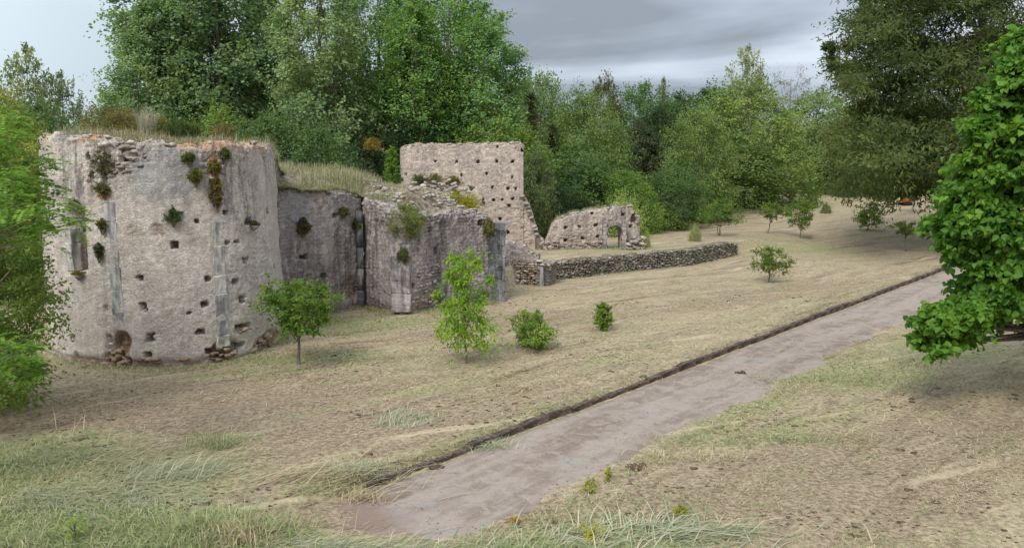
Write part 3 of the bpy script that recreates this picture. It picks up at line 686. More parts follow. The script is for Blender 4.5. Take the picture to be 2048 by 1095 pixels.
# loose broken blocks of masonry lying on the mound
rr_ = empty('rubble_ridge', (-6.9, 42.0, 5.3), 'line of broken pale stones along the mound crest below the tall tower wall', 'ruin')
for (px, py, Y, n, sx, sz, s0) in [(605, 352, 38, 30, 1.1, .15, .30), (770, 392, 39.5, 44, .55, .28, .24), (860, 372, 45, 70, 1.9, .40, .22), (790, 420, 37.5, 40, .9, .25, .20), (835, 392, 43, 60, 1.4, .35, .22), (745, 410, 38.5, 26, .5, .25, .2)]:
    c = AT(px, py, Y)
    for _ in range(n):
        a_ = rng.normal(size=3)*.45; k = s0*rng.uniform(.6, 1.3)
        add_stone(rr_, (c[0]+a_[0]*sx*1.4, c[1]+a_[1], c[2]+a_[2]*sz-.12), (1, .2), (k*1.4, k, k*.8), M_STONE_W if rng.random() < .7 else M_STONE, tilt=.3)

its = []
_nU, _nV = MOUND.shape[:2]
for _ in range(1500):
    i = int(rng.integers(_nU)); j = int(rng.random()**1.2*_nV*.62); P = MOUND[i, j]+np.array([*rng.normal(size=2)*.25, .0])
    if P[0] < -7.2 or P[0] > -.8 or float(vn(P[0]*.9, P[1]*.9, 0, 44)) < -.35: continue
    if P[1] < np.interp(P[0], w3.pts[:, 0], w3.pts[:, 1])+.25: continue
    k = rng.uniform(.08, .24); its.append((P, (1, rng.normal()), (k*1.4, k, k*.7)))
joined_stones('rubble_stone', rr_, its, M_STONE_W)

# ---- tall tower wall behind
TY = 58.0
def TX(px, py): return AT(px, py, TY)
xl = TX(797, 330)[0]; xr = TX(1088, 490)[0]; zt = TX(920, 287)[2]
xm = TX(1047, 340)[0]
roott = empty('tower_wall', ((xl+xr)/2, TY, 0), 'tall square free-standing rubble wall with rows of small putlog holes', 'ruin')
wt = Wall([(xl, TY+1.2), (xl+.05, TY+.55), (xl+.45, TY+.12), (xl+.9, TY), ((xl+xr)/2, TY-.1), (xm, TY)], 1.0,
          [(0, zt-.35), (1.2, zt-.1), (2.2, zt), (5, zt-.02), (TX(1040, 285)[0]-xl+.9, zt+.1), (TX(1046, 300)[0]-xl+1.0, zt-.5), (20, zt-1.1)], cell=0.065, seed=14)
wt.rag = .09
def maskt(U, Z):
    b = wt.blob; n = fbm(U*.8, Z*.25, 0, 3, 41)
    r = .10+.5*b(U, Z, 840, 310, .25, 1.6, .2)*sstep(-.3, .3, n)+.35*sstep(.2, .6, n)+.3*b(U, Z, 1000, 330, .2, 1.5)+.4*sstep(.4, .1, wt.top(U)-Z)
    lo = sstep(TX(1000, 400)[2]+.3, TX(1000, 400)[2]-.3, Z)
    return dict(r=np.clip(r, 0, 1), g=.45*sstep(.15, .02, wt.top(U)-Z), b=.12*lo, a=0*U, x=.35+.65*lo)
th = []
for px, py in [(871, 322), (912, 324), (955, 323), (993, 323), (1024, 324), (921, 350), (973, 349), (1024, 354), (870, 352), (942, 379), (984, 376), (1016, 377), (1032, 377), (967, 400), (986, 399), (1005, 399), (1024, 398), (1043, 397), (1018, 411), (1001, 438), (1044, 437), (1015, 463), (1059, 460), (996, 294), (830, 352), (812, 350), (966, 406), (1046, 300), (1004, 460), (1053, 408)]:
    th.append((*wt.find(px, py), .15, .18, .5))
wt.build('masonry', roott, M_TOWER, plaster_disp(.015, .014, .04), maskt, th, cellpat=(.155, .25))
crest(wt, 70, .2, M_STONE_W, 0.3, None, .1)
wt2 = Wall([(xm-.6, TY+.02), (xr, TY+.05)], 1.05, [(0, TX(1047, 384)[2]), (.6, TX(1047, 388)[2]), (.6+TX(1060, 0)[0]-xm, TX(1060, 408)[2]), (.6+TX(1072, 0)[0]-xm, TX(1072, 440)[2]), (.6+TX(1080, 0)[0]-xm, TX(1080, 470)[2]), (3, TX(1088, 498)[2])], cell=.065, seed=15)
wt2.build('broken_flank', roott, M_TOWER, plaster_disp(.04, .03, .05), lambda U, Z: dict(r=.15+0*U, g=0*U, b=.1+0*U, a=0*U, x=.9+0*U), cellpat=(.155, .25))
for _ in range(34):
    f = rng.random(); P = TX(1047+38*f**.8, 388+104*f); add_stone(roott, (P[0]-.12, TY+.3+rng.normal()*.3, P[2]-.1), (1, 0), (.38, .35, .24), M_STONE_W)

# ---- wall with the little arched doorway
AY = 55.6
def AX(px, py): return AT(px, py, AY)
ax0, ax1 = AX(1092, 480)[0], AX(1281, 450)[0]
roota = empty('arched_doorway_wall', ((ax0+ax1)/2, AY, .9), 'ruined grey wall with an arched doorway and grass along its sloping top', 'ruin')
wd = Wall([(ax0, AY-.3), ((ax0+ax1)/2, AY), (ax1, AY+.25)], .95, [(AX(p, 0)[0]-ax0, AX(p, y)[2]) for p, y in [(1092, 484), (1100, 470), (1108, 446), (1122, 436), (1150, 428), (1180, 420), (1210, 417), (1235, 413), (1272, 413), (1278, 420), (1282, 432)]], zb=.3, cell=.06, seed=21)
oxa, oxb = AX(1213, 480)[0], AX(1243, 480)[0]; ozt = AX(1228, 450)[2]
_oc = (oxa+oxb)/2-ax0; _ow = (oxb-oxa)/2
def door(U, Z): return (np.abs(U-_oc) < _ow) & ((Z < ozt-_ow*.8) | (((U-_oc)/_ow)**2 + ((Z-ozt+_ow*.8)/(_ow*.8))**2 < 1))
def maskd(U, Z):
    b = wd.blob; n = fbm(U*1.2, Z*.4, 0, 3, 51)
    lo = b(U, Z, 1165, 488, 2.2, .75, .3)
    return dict(r=np.clip(.35+.6*n+.5*b(U, Z, 1245, 430, 1.6, .9), 0, 1), g=0*U, b=.15*lo, a=0*U, x=np.clip(.45+lo, 0, 1))
wd.build('masonry', roota, M_TOWER, plaster_disp(.04, .03, .05), maskd, [(*wd.find(px, py), .2, .2, .5) for px, py in [(1132, 456), (1158, 452), (1192, 451), (1184, 428), (1196, 474), (1165, 477), (1262, 452), (1246, 430), (1278, 450), (1131, 480)]] + [(*wd.find(1269, 437), .4, .55, .4)], door, cellpat=(.14, .24))
crest(wd, 46, .2, M_STONE_W)
for _ in range(120):
    px, py = rng.uniform(1112, 1208), rng.uniform(479, 503)
    if py < 482 + (1-(px-1112)/96)*6: continue
    u_, z_ = wd.find(px, py); k = .19*rng.uniform(.6, 1.4); add_stone(roota, wd.surf(u_, z_, -.02), (1, 0), (k*1.5, k, k*.6), M_STONE)
for _ in range(26):
    P = AX(rng.uniform(1256, 1290), rng.uniform(474, 496)); add_stone(roota, (P[0], AY-.25+rng.normal()*.15, P[2]), (1, 0), (.42*rng.uniform(.6, 1.2), .4, .24), M_STONE)
for k in range(7):   # door jamb blocks
    for sx in (oxa-.10, oxb+.10):
        o = obj('jamb_block', block_mesh(.24+.1*(k % 2), .42, .30, 90+k), M_DRESS, roota, (sx-roota.location.x+(-.05 if sx < oxb else .05), -.16, .05+k*.31-.15), (.38, .33, .31))
for k in range(9):
    a = PI*(k+.5)/9; o = obj('arch_stone', block_mesh(.17, .40, .26, 120+k), M_DRESS, roota, ((oxa+oxb)/2-roota.location.x+math.cos(a)*(_ow+.10), -.13, ozt-_ow*.8-roota.location.z+math.sin(a)*(_ow*.8+.13)), (.30, .27, .26)); o.rotation_euler = (0, PI/2-a, 0)
# low broken wall joining tower and doorway wall
BY = 55.0
j0, j1 = AT(1078, 500, BY), AT(1112, 500, BY)
rootj = empty('broken_wall', ((j0[0]+j1[0])/2, BY, .9), 'knee-high broken rubble wall filling the gap between tall tower wall and doorway wall', 'ruin')
wj = Wall([(j0[0], BY-.3), (j1[0]+.2, BY+.1)], .9, [(0, AT(1080, 476, BY)[2]), (.4, AT(1090, 484, BY)[2]), (.9, AT(1100, 483, BY)[2]), (2, AT(1110, 480, BY)[2])], zb=.2, cell=.06, seed=31)
wj.build('masonry', rootj, M_RUB, plaster_disp(.06, .03, .08), lambda U, Z: dict(r=.3+0*U, g=0*U, b=0*U, a=0*U, x=1+0*U), cellpat=(.16, .26))
wj.stones(40, (0, wj.len), lambda u: rng.uniform(.95, float(wj.top(np.array([u]))[0])), .2, M_STONE, 0)

# ---- low plastered wall right of the quoin pier
k0, k1 = G(1008, 568)[:2], G(1076, 570)[:2]
rootk = empty('low_plastered_wall', (*((k0+k1)/2), 0), 'low wall with plaster above and bare coursed stone below, right of the quoin pier', 'ruin')
wk = Wall([k0-(k1-k0)*1.1, k0, k1], .7, [(0, 3.0), (1.4, 2.6), (2.4, 2.4), (3.2, 2.1), (3.7, 1.75), (4.6, 1.5)], cell=.05, seed=37)
def maskk(U, Z):
    lo = sstep(1.35, 1.15, Z+.1*fbm(U*2, 3, 0, 3, 2)); return dict(r=.45+.6*fbm(U, Z*.4, 0, 3, 7), g=0*U, b=.35*lo, a=0*U, x=.25+.75*lo)
wk.build('masonry', rootk, M_DARK, plaster_disp(.05, .03, .08), maskk, cellpat=(.13, .22))
for row in range(10):
    for uu in np.arange(2.1, wk.len, .21):
        zz = .02+row*.125; uu2 = uu+rng.uniform(-.06, .06); add_stone(rootk, wk.surf(uu2, zz, .0+(.10 if row < 5 else 0)+rng.normal()*.03), wk.tang(uu2), (rng.uniform(.16, .28), .18, rng.uniform(.08, .13)), M_STONE if rng.random() < .6 else M_STONE_B)
crest(wk, 26, .17, M_STONE)
# broken stub between the plastered wall and the long rubble wall
sp = G(1085, 571); roots = empty('broken_stub', tuple(sp), 'short broken masonry stub with a pale corner post standing before the long rubble wall', 'ruin')
ws = Wall([(sp[0]-.32, sp[1]), (sp[0]-.05, sp[1]-.12), (sp[0]+.35, sp[1]+.25), (sp[0]+.8, sp[1]+.95)], .7, [(0, 1.25), (.4, 1.3), (.8, 1.1), (1.2, 1.25), (2, 1.2)], cell=.05, seed=43)
ws.build('masonry', roots, M_RUB, plaster_disp(.05, .03, .07), lambda U, Z: dict(r=.6+0*U, g=0*U, b=.15+0*U, a=.3+0*U, x=.7+0*U))
obj('corner_block', block_mesh(.20, .22, 1.1, 5), M_DRESS, roots, (-.05, -.18, .5), (.34, .33, .30))
ws.stones(26, (0, ws.len), lambda u: float(ws.top(np.array([u]))[0])-abs(rng.normal())*.15, .2, M_STONE)
# small heap at the foot of the plastered wall
hp = G(1030, 572); rooth = empty('rubble_heap', tuple(hp), 'small heap of fallen stones with grass at the foot of the low plastered wall', 'rubble')
for _ in range(60):
    a = rng.normal(size=2); k = rng.uniform(.12, .26); add_stone(rooth, (hp[0]+a[0]*.55, hp[1]+.3+abs(a[1])*.25, .05+.75*math.exp(-a[0]**2)*rng.random()), (1, 0), (k*1.4, k, k*.7), M_STONE if rng.random() < .7 else M_STONE_B, tilt=.3)

# ---- the long low rubble retaining wall
lw = smooth_line(LOWWALL, 80); rootl = empty('rubble_retaining_wall', (8.0, 51.0, 0), 'long low drystone rubble wall curving away below the grass terrace', 'wall')
wl = Wall(lw, .6, [(0, 1.05), (4, 1.1), (8, 1.0), (12, 1.02), (16, 1.15), (19.6, 1.25), (20.4, 1.0), (25, .6)], cell=.07, seed=47); wl.rag = .13
wl.build('masonry', rootl, M_RUB, plaster_disp(.07, .03, .07), lambda U, Z: dict(r=.5+0*U, g=0*U, b=.12+0*U, a=0*U, x=.9+0*U), cellpat=(.13, .2))
its = []
for row in range(12):
    uu = rng.uniform(0, .2)
    while uu < wl.len-.05:
        wdt = rng.uniform(.11, .30); zz = -.05+row*.108+rng.normal()*.02
        if zz < float(wl.top(np.array([uu]))[0])+.02: its.append((uu+wdt/2, zz, (wdt*.98, rng.uniform(.16, .26), rng.uniform(.075, .14))))
        uu += wdt
for i, (uu, zz, sz) in enumerate(sorted(its, key=lambda a: -a[2][0]*a[2][2]/(44+a[0]))):
    if i < 300: add_stone(rootl, wl.surf(uu, zz, .03+rng.normal()*.035), wl.tang(uu), sz, M_STONE_M if rng.random() < .9 else M_STONE)
rest = sorted(its, key=lambda a: -a[2][0]*a[2][2]/(44+a[0]))[300:]
joined_stones('rubble_stone', rootl, [(wl.surf(uu, zz, .03+rng.normal()*.03), wl.tang(uu), sz) for uu, zz, sz in rest], M_STONE_M)

# ---- kerb of old blocks along the path
kr = empty('path_kerb', (K0[0], K0[1], 0), 'low dark mossy kerb of old blocks running along the far edge of the path', 'kerb')
t = -0.4; k = 0
while t < 72:
    L = rng.uniform(.75, 1.25) + max(0, t-30)*.03
    if not (2.05 < t < 2.35):
        bl = block_mesh(L-.015, .17, .42, 300+k); o = obj('kerb_block', bl, M_KERB, kr)
        c = K0+KD*(t+L/2)-KN*.085; zt_ = Tz(*(K0+KD*(t+L/2)-KN*.6))+.0 - (.05 if t < 2 else 0)+rng.normal()*.007
        o.location = (c[0]-K0[0]+rng.normal()*.012, c[1]-K0[1]+rng.normal()*.006, zt_-.21); o.rotation_euler = (rng.normal()*.015, rng.normal()*.005, math.atan2(KD[1], KD[0])+rng.normal()*.006)
    t += L; k += 1

# ------------------------------------------------------------------ vegetation
def nrmz(a): return a/np.maximum(np.linalg.norm(a, axis=-1, keepdims=True), 1e-9)
def leaf_geo(P, Ax, N, Ln, Wd, fold=0.0):
    """a leaf blade per point: axis Ax, normal N; fold > 0 makes two halves bent along the midrib"""
    n = len(P); Ax = nrmz(Ax); B = nrmz(np.cross(Ax, N)); Nn = np.cross(B, Ax)
    Ln = Ln[:, None]; Wd = Wd[:, None]
    if fold <= 0:
        V = np.stack([P, P+Ax*Ln*.45+B*Wd*.5, P+Ax*Ln, P+Ax*Ln*.45-B*Wd*.5], 1).reshape(-1, 3)
        i = np.arange(n)[:, None]*4; return V, i+np.array([[0, 1, 2, 3]])
    U = Nn*Wd*fold
    V = np.stack([P, P+Ax*Ln*.28+B*Wd*.5+U, P+Ax*Ln*.68+B*Wd*.38+U*.8, P+Ax*Ln-Nn*Ln*.18, P+Ax*Ln*.68-B*Wd*.38+U*.8, P+Ax*Ln*.28-B*Wd*.5+U], 1).reshape(-1, 3)
    i = np.arange(n)[:, None]*6
    return V, np.concatenate([i+np.array([[0, 1, 2, 3]]), i+np.array([[0, 3, 4, 5]])])

def tube(pts, rad, sides=6):
    pts = np.asarray(pts, float); rad = np.asarray(rad, float); n = len(pts)
    tg = nrmz(np.gradient(pts, axis=0)); ref = np.where(np.abs(tg[:, 2:3]) > .9, np.array([[1., 0, 0]]), np.array([[0, 0, 1.]]))
    A = nrmz(np.cross(tg, ref)); B = np.cross(tg, A); a = np.arange(sides)*2*PI/sides
    V = (pts[:, None] + (A[:, None]*np.cos(a)[None, :, None] + B[:, None]*np.sin(a)[None, :, None])*rad[:, None, None]).reshape(-1, 3)
    i = np.arange(n-1)[:, None]*sides; j = np.arange(sides)[None, :]; jn = (j+1) % sides
    return V, np.stack([i+j, i+jn, i+sides+jn, i+sides+j], -1).reshape(-1, 4)
class Geo:
    def __init__(s): s.V, s.F, s.n = [], [], 0
    def add(s, VF):
        s.V.append(VF[0]); s.F.append(VF[1]+s.n); s.n += len(VF[0])
    def mesh(s, name, attrs=None, smooth=False): return mesh(name, np.concatenate(s.V), np.concatenate(s.F), attrs, smooth)

PROF = {
 'poplar': lambda h: (.30+.70*sstep(0, .32, h))*np.sqrt(np.clip(1-np.clip((h-.45)/.55, 0, 1)**2.4, 0, 1)),
 'round': lambda h: np.sqrt(np.clip(1-(2*h-1)**2, 0, 1))**.9,
 'dome': lambda h: np.where(h < .25, .75+h, np.sqrt(np.clip(1-((h-.25)/.75)**2, 0, 1))),
 'cone': lambda h: np.clip(1.02-h, 0, 1)**.8*(0.6+.4*sstep(0, .15, h)),
 'flat': lambda h: np.where(h < .6, .25+h*1.25, np.sqrt(np.clip(1-((h-.6)/.4)**2, 0, 1))),
 'bell': lambda h: .55+.45*np.cos(h*PI*.5)}
def gen_tree(name, seed, H, Wd, prof='round', base=.12, ncl=60, nsp=10, nlf=26, leaf=.16, lw=.55, rc=.15, up=.3, droop=0., flat=1., shell=.25, trunk=.16, lean=(0, 0), stems=1,
             limbs=22, fold=0., extra=(), wood=(.16, .13, .10), lobe=.28, splen=1.0, only=None, gap=0.0, cut=None, twig=True):
    """returns (wood mesh, crown mesh): limbs run to clumps, clumps hold sprays, sprays hold single leaves"""
    r = np.random.default_rng(seed); rcl = rc*Wd
    hg = np.linspace(0, 1, 400); cdf = np.cumsum(PROF[prof](hg)+.01); cdf = cdf/cdf[-1]
    n = ncl; h = np.interp((np.arange(n)+r.random(n))/n, cdf, hg); az = np.arange(n)*2.39996+r.normal(size=n)*.35; rad = np.sqrt(shell + (1-shell)*r.random(n)**.6); R = Wd/2*PROF[prof](h)*rad*(1+lobe*vn(np.cos(az)*1.6+seed, np.sin(az)*1.6, h*4))
    R = np.maximum(R-rcl*.55, 0)
    c = np.stack([R*np.cos(az)+lean[0]*h*H, R*np.sin(az)+lean[1]*h*H, base*H+(1-base)*h*(H-rcl*.9) - rcl*.15], 1)
    cr = rcl*r.uniform(.65, 1.35, n)*(.6+.4*PROF[prof](h))
    if len(extra): c = np.concatenate([c, np.array([e[:3] for e in extra], float)]); cr = np.concatenate([cr, np.array([e[3] for e in extra], float)])
    if cut is not None: k = cut(c); c, cr = c[k], cr[k]
    n = len(c)
    # sprays
    ctr = np.array([lean[0]*.5*H, lean[1]*.5*H, H*.45]); out = nrmz((c-ctr)*np.array([1, 1, .45]))
    so = np.repeat(np.arange(n), nsp); d = nrmz(out[so]*.55 + r.normal(size=(len(so), 3))*.75 + np.array([0, 0, up]))
    d[:, 2] *= flat; d = nrmz(d); L = cr[so]*r.uniform(.6, 1.25, len(so))*splen
    o_ = c[so] + r.normal(size=(len(so), 3))*cr[so][:, None]*.28*np.array([1, 1, flat])
    ct = r.normal(size=n)*.16; st = ct[so] + r.normal(size=len(so))*.14
    lo = np.repeat(np.arange(len(so)), nlf); t = r.random(len(lo))**.8
    P = o_[lo] + d[lo]*(L[lo]*t)[:, None] + r.normal(size=(len(lo), 3))*(L[lo]*(.20-.08*t))[:, None]*np.array([1, 1, max(flat, .45)])
    P[:, 2] -= droop*L[lo]*t*t
    Ln = leaf*r.uniform(.6, 1.35, len(lo)); Ax = nrmz(d[lo]*.7+r.normal(size=(len(lo), 3))*.75+np.array([0, 0, -.25-droop]))
    N = r.normal(size=(len(lo), 3))*.6 + np.array([0, 0, .75]) + out[so][lo]*.75
    P[:, 2] = np.maximum(P[:, 2], .04*H*0+.05)
    V, F = leaf_geo(P, Ax, N, Ln, Ln*lw, fold)
    tint = np.clip(.48+st[lo]*1.25+r.normal(size=len(lo))*.09, 0, 1); tint = np.concatenate([tint]*(2 if fold > 0 else 1))
    crown = mesh('crown', V, F, {'tint': ('FACE', tint)})
    g = Geo(); tr = trunk*.5*1.0
    bases = [(0, 0)] if stems == 1 else [(math.cos(a)*tr*.5, math.sin(a)*tr*.5) for a in np.arange(stems)*2*PI/stems+.4]
    axes = []
    for bi, (bx, by) in enumerate(bases):
        zz = np.linspace(0, 1, 9); wig = r.normal(size=(9, 2))*Wd*.012; wig[0] = 0
        sx, sy = (bx*16*zz, by*16*zz) if stems > 1 else (0*zz, 0*zz)
        pts = np.stack([bx+sx+lean[0]*H*zz+wig[:, 0], by+sy+lean[1]*H*zz+wig[:, 1], zz*H*.9-.15], 1)
        rr = tr*(1-.88*zz)*(1 if stems == 1 else .6)+.006; rr[0] *= 1.35; g.add(tube(pts, rr, 8)); axes.append(pts)
    order = np.concatenate([r.permutation(n)[:limbs], np.arange(n-2, n)])
    for k in order:
        e = c[k]; ax = axes[int(r.integers(len(axes)))]; z0 = np.clip(e[2]*r.uniform(.45, .8), base*H*.6, H*.85)
        s0 = np.array([np.interp(z0, ax[:, 2], ax[:, 0]), np.interp(z0, ax[:, 2], ax[:, 1]), z0]); tt = np.linspace(0, 1, 6)[:, None]
        p = s0*(1-tt)+e*tt + np.array([0, 0, 1])*np.sin(tt*PI)*(e[2]-z0)*-.12 + r.normal(size=(6, 3))*Wd*.012*np.sin(tt*PI)
        r0 = tr*(1-.85*z0/H)*.42+.004; g.add(tube(p, r0*(1-.85*tt[:, 0])+.003, 5))
    if twig:
        for k in r.permutation(len(so))[:min(len(so), 160)]:
            p = np.stack([o_[k], o_[k]+d[k]*L[k]*.5, o_[k]+d[k]*L[k]*.95]); p[2, 2] -= droop*L[k]*.9; g.add(tube(p, [tr*.05+.004, tr*.03+.003, .002], 3))
    return g.mesh('trunk', smooth=True), crown
def plant(name, protos, loc, label, cat, col, wood=(.17, .14, .115), sx=1., sz=1., rot=0., group=None, mat=None, shrub=False):
    group = group or {'poplar_tree': 'tall poplars behind the ruins', 'wall_shrub': 'tufts growing out of the ruined walls', 'young_tree': 'young trees out on the mown field', 'broadleaf_tree': 'trees of the surrounding wood', 'brush': 'bushes along the field edge', 'scrub': 'scrub on the ruins', 'weed': 'weeds beside the path'}.get(name)
    o = empty(name, loc, label, cat, group); o.scale = (sx, sx, sz); o.rotation_euler = (0, 0, rot)
    wd_, cr_ = protos
    t = obj('stem' if shrub else 'trunk', wd_, M_BARK, o, color=wood); c = obj('foliage' if shrub else 'crown', cr_, mat or M_LEAF, o, color=col)
    return o

# prototypes of the far trees (metres)
PR = {}
for i in range(4): PR['poplar%d' % i] = (gen_tree('p', 200+i, 28, 9, 'poplar', .08, 140, 15, 17, .26, .80, .155, .35, .1, 1, .25, .5, limbs=50, splen=1.1, lobe=.5), 28, 9)
for i in range(3): PR['round%d' % i] = (gen_tree('r', 220+i, 15, 11, 'round', .05, 95, 15, 17, .29, .66, .175, .15, .1, .85, .45, .45, limbs=36, splen=1.0), 15, 11)
for i in range(2): PR['olive%d' % i] = (gen_tree('o', 240+i, 14, 11, 'dome', .04, 105, 15, 17, .27, .55, .160, .1, .2, .7, .45, .45, limbs=36, splen=1.1), 14, 11)
for i in range(2): PR['dark%d' % i] = (gen_tree('d', 260+i, 14, 10, 'dome', .0, 80, 14, 17, .30, .66, .18, .1, .15, .9, .45, .4, limbs=20), 14, 10)
PR['conifer'] = (gen_tree('c', 270, 16, 6, 'cone', .02, 90, 13, 14, .28, .34, .17, .1, .3, .6, .3, .4, limbs=20), 16, 6)
PR['brush'] = (gen_tree('b', 275, 4, 6, 'dome', .0, 46, 12, 15, .20, .5, .16, .4, 0, 1, .2, .15, stems=3, limbs=12, splen=1.2), 4, 6)
PR['umbrella'] = (gen_tree('u', 277, 12, 8, 'flat', .35, 26, 10, 14, .22, .3, .13, .2, 0, .6, .35, .4, limbs=22, lobe=.5), 12, 8)
PR['sparse'] = (gen_tree('s', 279, 14, 6, 'poplar', .12, 60, 12, 12, .27, .6, .15, .6, 0, 1, .1, .3, limbs=30, splen=1.15, lobe=.4), 14, 6)
def far(kind, px, Y, top, wpx, col, label, name='broadleaf_tree', cat='tree', rot=0, wood=(.2, .17, .14), base=None, group=None):
    (protos), h, w = PR[kind]; p = AT(px, 400, Y); gz = Tz(p[0], Y) if base is None else base
    zt_ = AT(px, top, Y)[2]; ww = wpx/FPX*Y*(1.16 if kind[:4] in ('roun', 'dark', 'oliv') else 1.08)
    col = tuple(np.array(col)*1.75)
    return plant(name, protos, (p[0], Y, gz-.15), label, cat, col, wood, ww/w, (zt_-gz+.15)/h*1.06, rot, group)
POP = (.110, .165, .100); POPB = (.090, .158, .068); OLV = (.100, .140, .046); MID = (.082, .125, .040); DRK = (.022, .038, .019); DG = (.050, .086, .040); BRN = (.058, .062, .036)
far('poplar0', 306, 72, 25, 158, POP, 'leftmost tall poplar standing clear against the pale sky', 'poplar_tree', rot=.4)
far('poplar1', 365, 76, -110, 230, (.092, .145, .086), 'broad grey-green poplar, second tall one from the pale sky edge', 'poplar_tree', rot=2.)
far('poplar2', 450, 74, -160, 230, (.088, .138, .078), 'tall poplar above the bush on the great apse, third in the poplar row', 'poplar_tree', rot=1.1)
far('poplar3', 540, 80, -20, 150, (.070, .112, .056), 'thin see-through poplar with sky showing between its leaves', 'poplar_tree', rot=5)
far('poplar1', 650, 66, -90, 190, (.108, .155, .090), 'greyish poplar with a wide leafy skirt above the streaked wall', 'poplar_tree', rot=3.6)
far('poplar0', 765, 74, -70, 175, POPB, 'bright green poplar with bare forked pale limbs low down', 'poplar_tree', rot=3, wood=(.34, .29, .24))
far('poplar2', 835, 70, 5, 160, (.082, .145, .052), 'fresh green poplar rising straight above the tower wall corner', 'poplar_tree', rot=4.4, wood=(.34, .29, .24))
far('poplar3', 900, 76, -70, 180, POPB, 'tall poplar whose top is cut by the frame above the tower wall', 'poplar_tree', rot=.9, wood=(.34, .29, .24))
far('poplar1', 970, 72, 20, 165, POPB, 'last tall poplar of the row, its side open to the cloudy sky', 'poplar_tree', rot=.2, wood=(.34, .29, .24))
far('round0', 1000, 68, 235, 190, MID, 'rounded green tree just above the right end of the tower wall', rot=1)
# understorey closing the view under the poplars
for i, (px, Y, top, w, c, lb) in enumerate([(275, 66, 236, 100, MID, 'low green tree behind the tuft of dry grass on the apse'), (345, 64, 215, 130, DG, 'low dark tree behind the dark bush of the apse top'), (450, 62, 195, 170, MID, 'bushy tree behind the right half of the apse crest'),
        (545, 60, 215, 150, DG, 'bushy dark tree at the apse wall corner below the thin poplar'), (640, 58, 235, 150, DG, 'dense bushy tree behind the shaggy grass of the streaked wall'), (725, 62, 270, 130, DRK, 'dark undergrowth tree left of the tower wall'), (800, 68, 225, 150, DRK, 'very dark tree behind the upper left corner of the tower wall'),
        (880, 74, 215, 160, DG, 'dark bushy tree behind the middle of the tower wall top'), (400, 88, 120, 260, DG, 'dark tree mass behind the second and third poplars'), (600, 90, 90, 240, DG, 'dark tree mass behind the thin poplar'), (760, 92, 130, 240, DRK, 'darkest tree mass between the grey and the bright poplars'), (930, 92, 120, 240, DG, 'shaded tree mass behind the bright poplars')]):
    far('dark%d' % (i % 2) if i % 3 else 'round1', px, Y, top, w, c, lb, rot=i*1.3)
far('sparse', 72, 62, 96, 105, (.105, .135, .095), 'grey-green airy tree with twin crown against the pale sky', 'airy_tree', rot=1)
far('sparse', 138, 64, 150, 85, (.100, .130, .090), 'smaller grey-green airy tree right beside the twin crowned one', 'airy_tree', rot=3)
far('round2', 90, 56, 195, 160, DG, 'dark base thicket below the airy grey-green trees', 'thicket', 'thicket', rot=3)
far('olive0', 20, 42, 150, 130, (.125, .145, .045), 'yellow-green bush tree rising at the very edge above the apse', rot=2)
far('olive1', 60, 38, 235, 150, (.13, .15, .045), 'yellowish shrub tree behind the far shoulder of the apse', rot=0)
far('brush', 200, 52, 250, 90, (.14, .15, .05), 'low yellowish brush behind the apse crest', 'brush', 'bush', rot=0, base=3.2)
far('brush', 300, 50, 225, 130, (.09, .11, .045), 'green brush behind the dry grass tuft', 'brush', 'bush', rot=2, base=3.2)
# right of the tower
far('round1', 1080, 88, 134, 120, (.085, .128, .062), 'pale green tree peeking beyond the last poplar', rot=2)
far('conifer', 1062, 74, 175, 100, BRN, 'brownish dark cypress right behind the tower wall', 'cypress_tree', rot=0)
far('conifer', 1105, 80, 240, 90, (.045, .052, .028), 'second dark cypress beside the pale rounded tree', 'cypress_tree', rot=2)
far('dark0', 1070, 64, 285, 80, (.070, .095, .050), 'ivy-clad hanging foliage beside the right edge of the tower wall', 'ivy_tree', rot=1)
far('olive0', 1165, 82, 165, 160, (.080, .122, .050), 'large rounded light green tree in the middle of the wood edge', rot=1)
far('round2', 1150, 74, 300, 170, DG, 'dark green shrubby tree below the large rounded one', rot=2.5)
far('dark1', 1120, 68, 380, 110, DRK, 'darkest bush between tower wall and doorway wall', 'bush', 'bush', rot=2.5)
far('dark0', 1205, 125, 138, 75, BRN, 'brown-topped distant tree above the wood', rot=0)
far('round0', 1285, 130, 158, 120, (.052, .095, .045), 'distant blue-green tree on the skyline', rot=4)
far('conifer', 1322, 128, 145, 34, (.10, .12, .06), 'thin pointed distant spire of a conifer on the skyline', 'conifer_tree', rot=0)
far('dark1', 1350, 135, 180, 150, (.035, .062, .030), 'dark distant tree right of the thin spire', rot=1)
far('round1', 1420, 138, 165, 150, (.038, .070, .032), 'dark distant tree left of the pale eucalyptus', rot=3)
far('dark0', 1275, 92, 228, 110, (.040, .052, .034), 'tree in the gap of the wood, coloured dull and dark for its shade', rot=1.7)  # this tree and the next: shade between crowns put into the leaf colour
far('dark1', 1318, 94, 205, 110, (.022, .038, .019), 'tree in the gap of the wood, coloured nearly black for its shade', rot=3.1)
far('round0', 1250, 72, 335, 105, (.075, .125, .034), 'bright green bushy tree above the doorway wall', rot=.3)
far('olive1', 1392, 84, 198, 130, (.080, .118, .048), 'light olive tree, first of the olive green group', rot=2)
far('olive0', 1492, 102, 146, 200, (.088, .126, .048), 'tallest yellow-olive tree of the group under the pale eucalyptus', rot=3.9)
far('olive1', 1430, 99, 262, 230, (.076, .114, .044), 'wide spreading olive tree in front of its group', rot=.6)
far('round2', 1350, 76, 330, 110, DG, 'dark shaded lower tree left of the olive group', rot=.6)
far('sparse', 1487, 140, 96, 75, (.135, .160, .115), 'pale wispy eucalyptus standing above the olive trees', 'eucalyptus_tree', rot=2, wood=(.4, .37, .33))
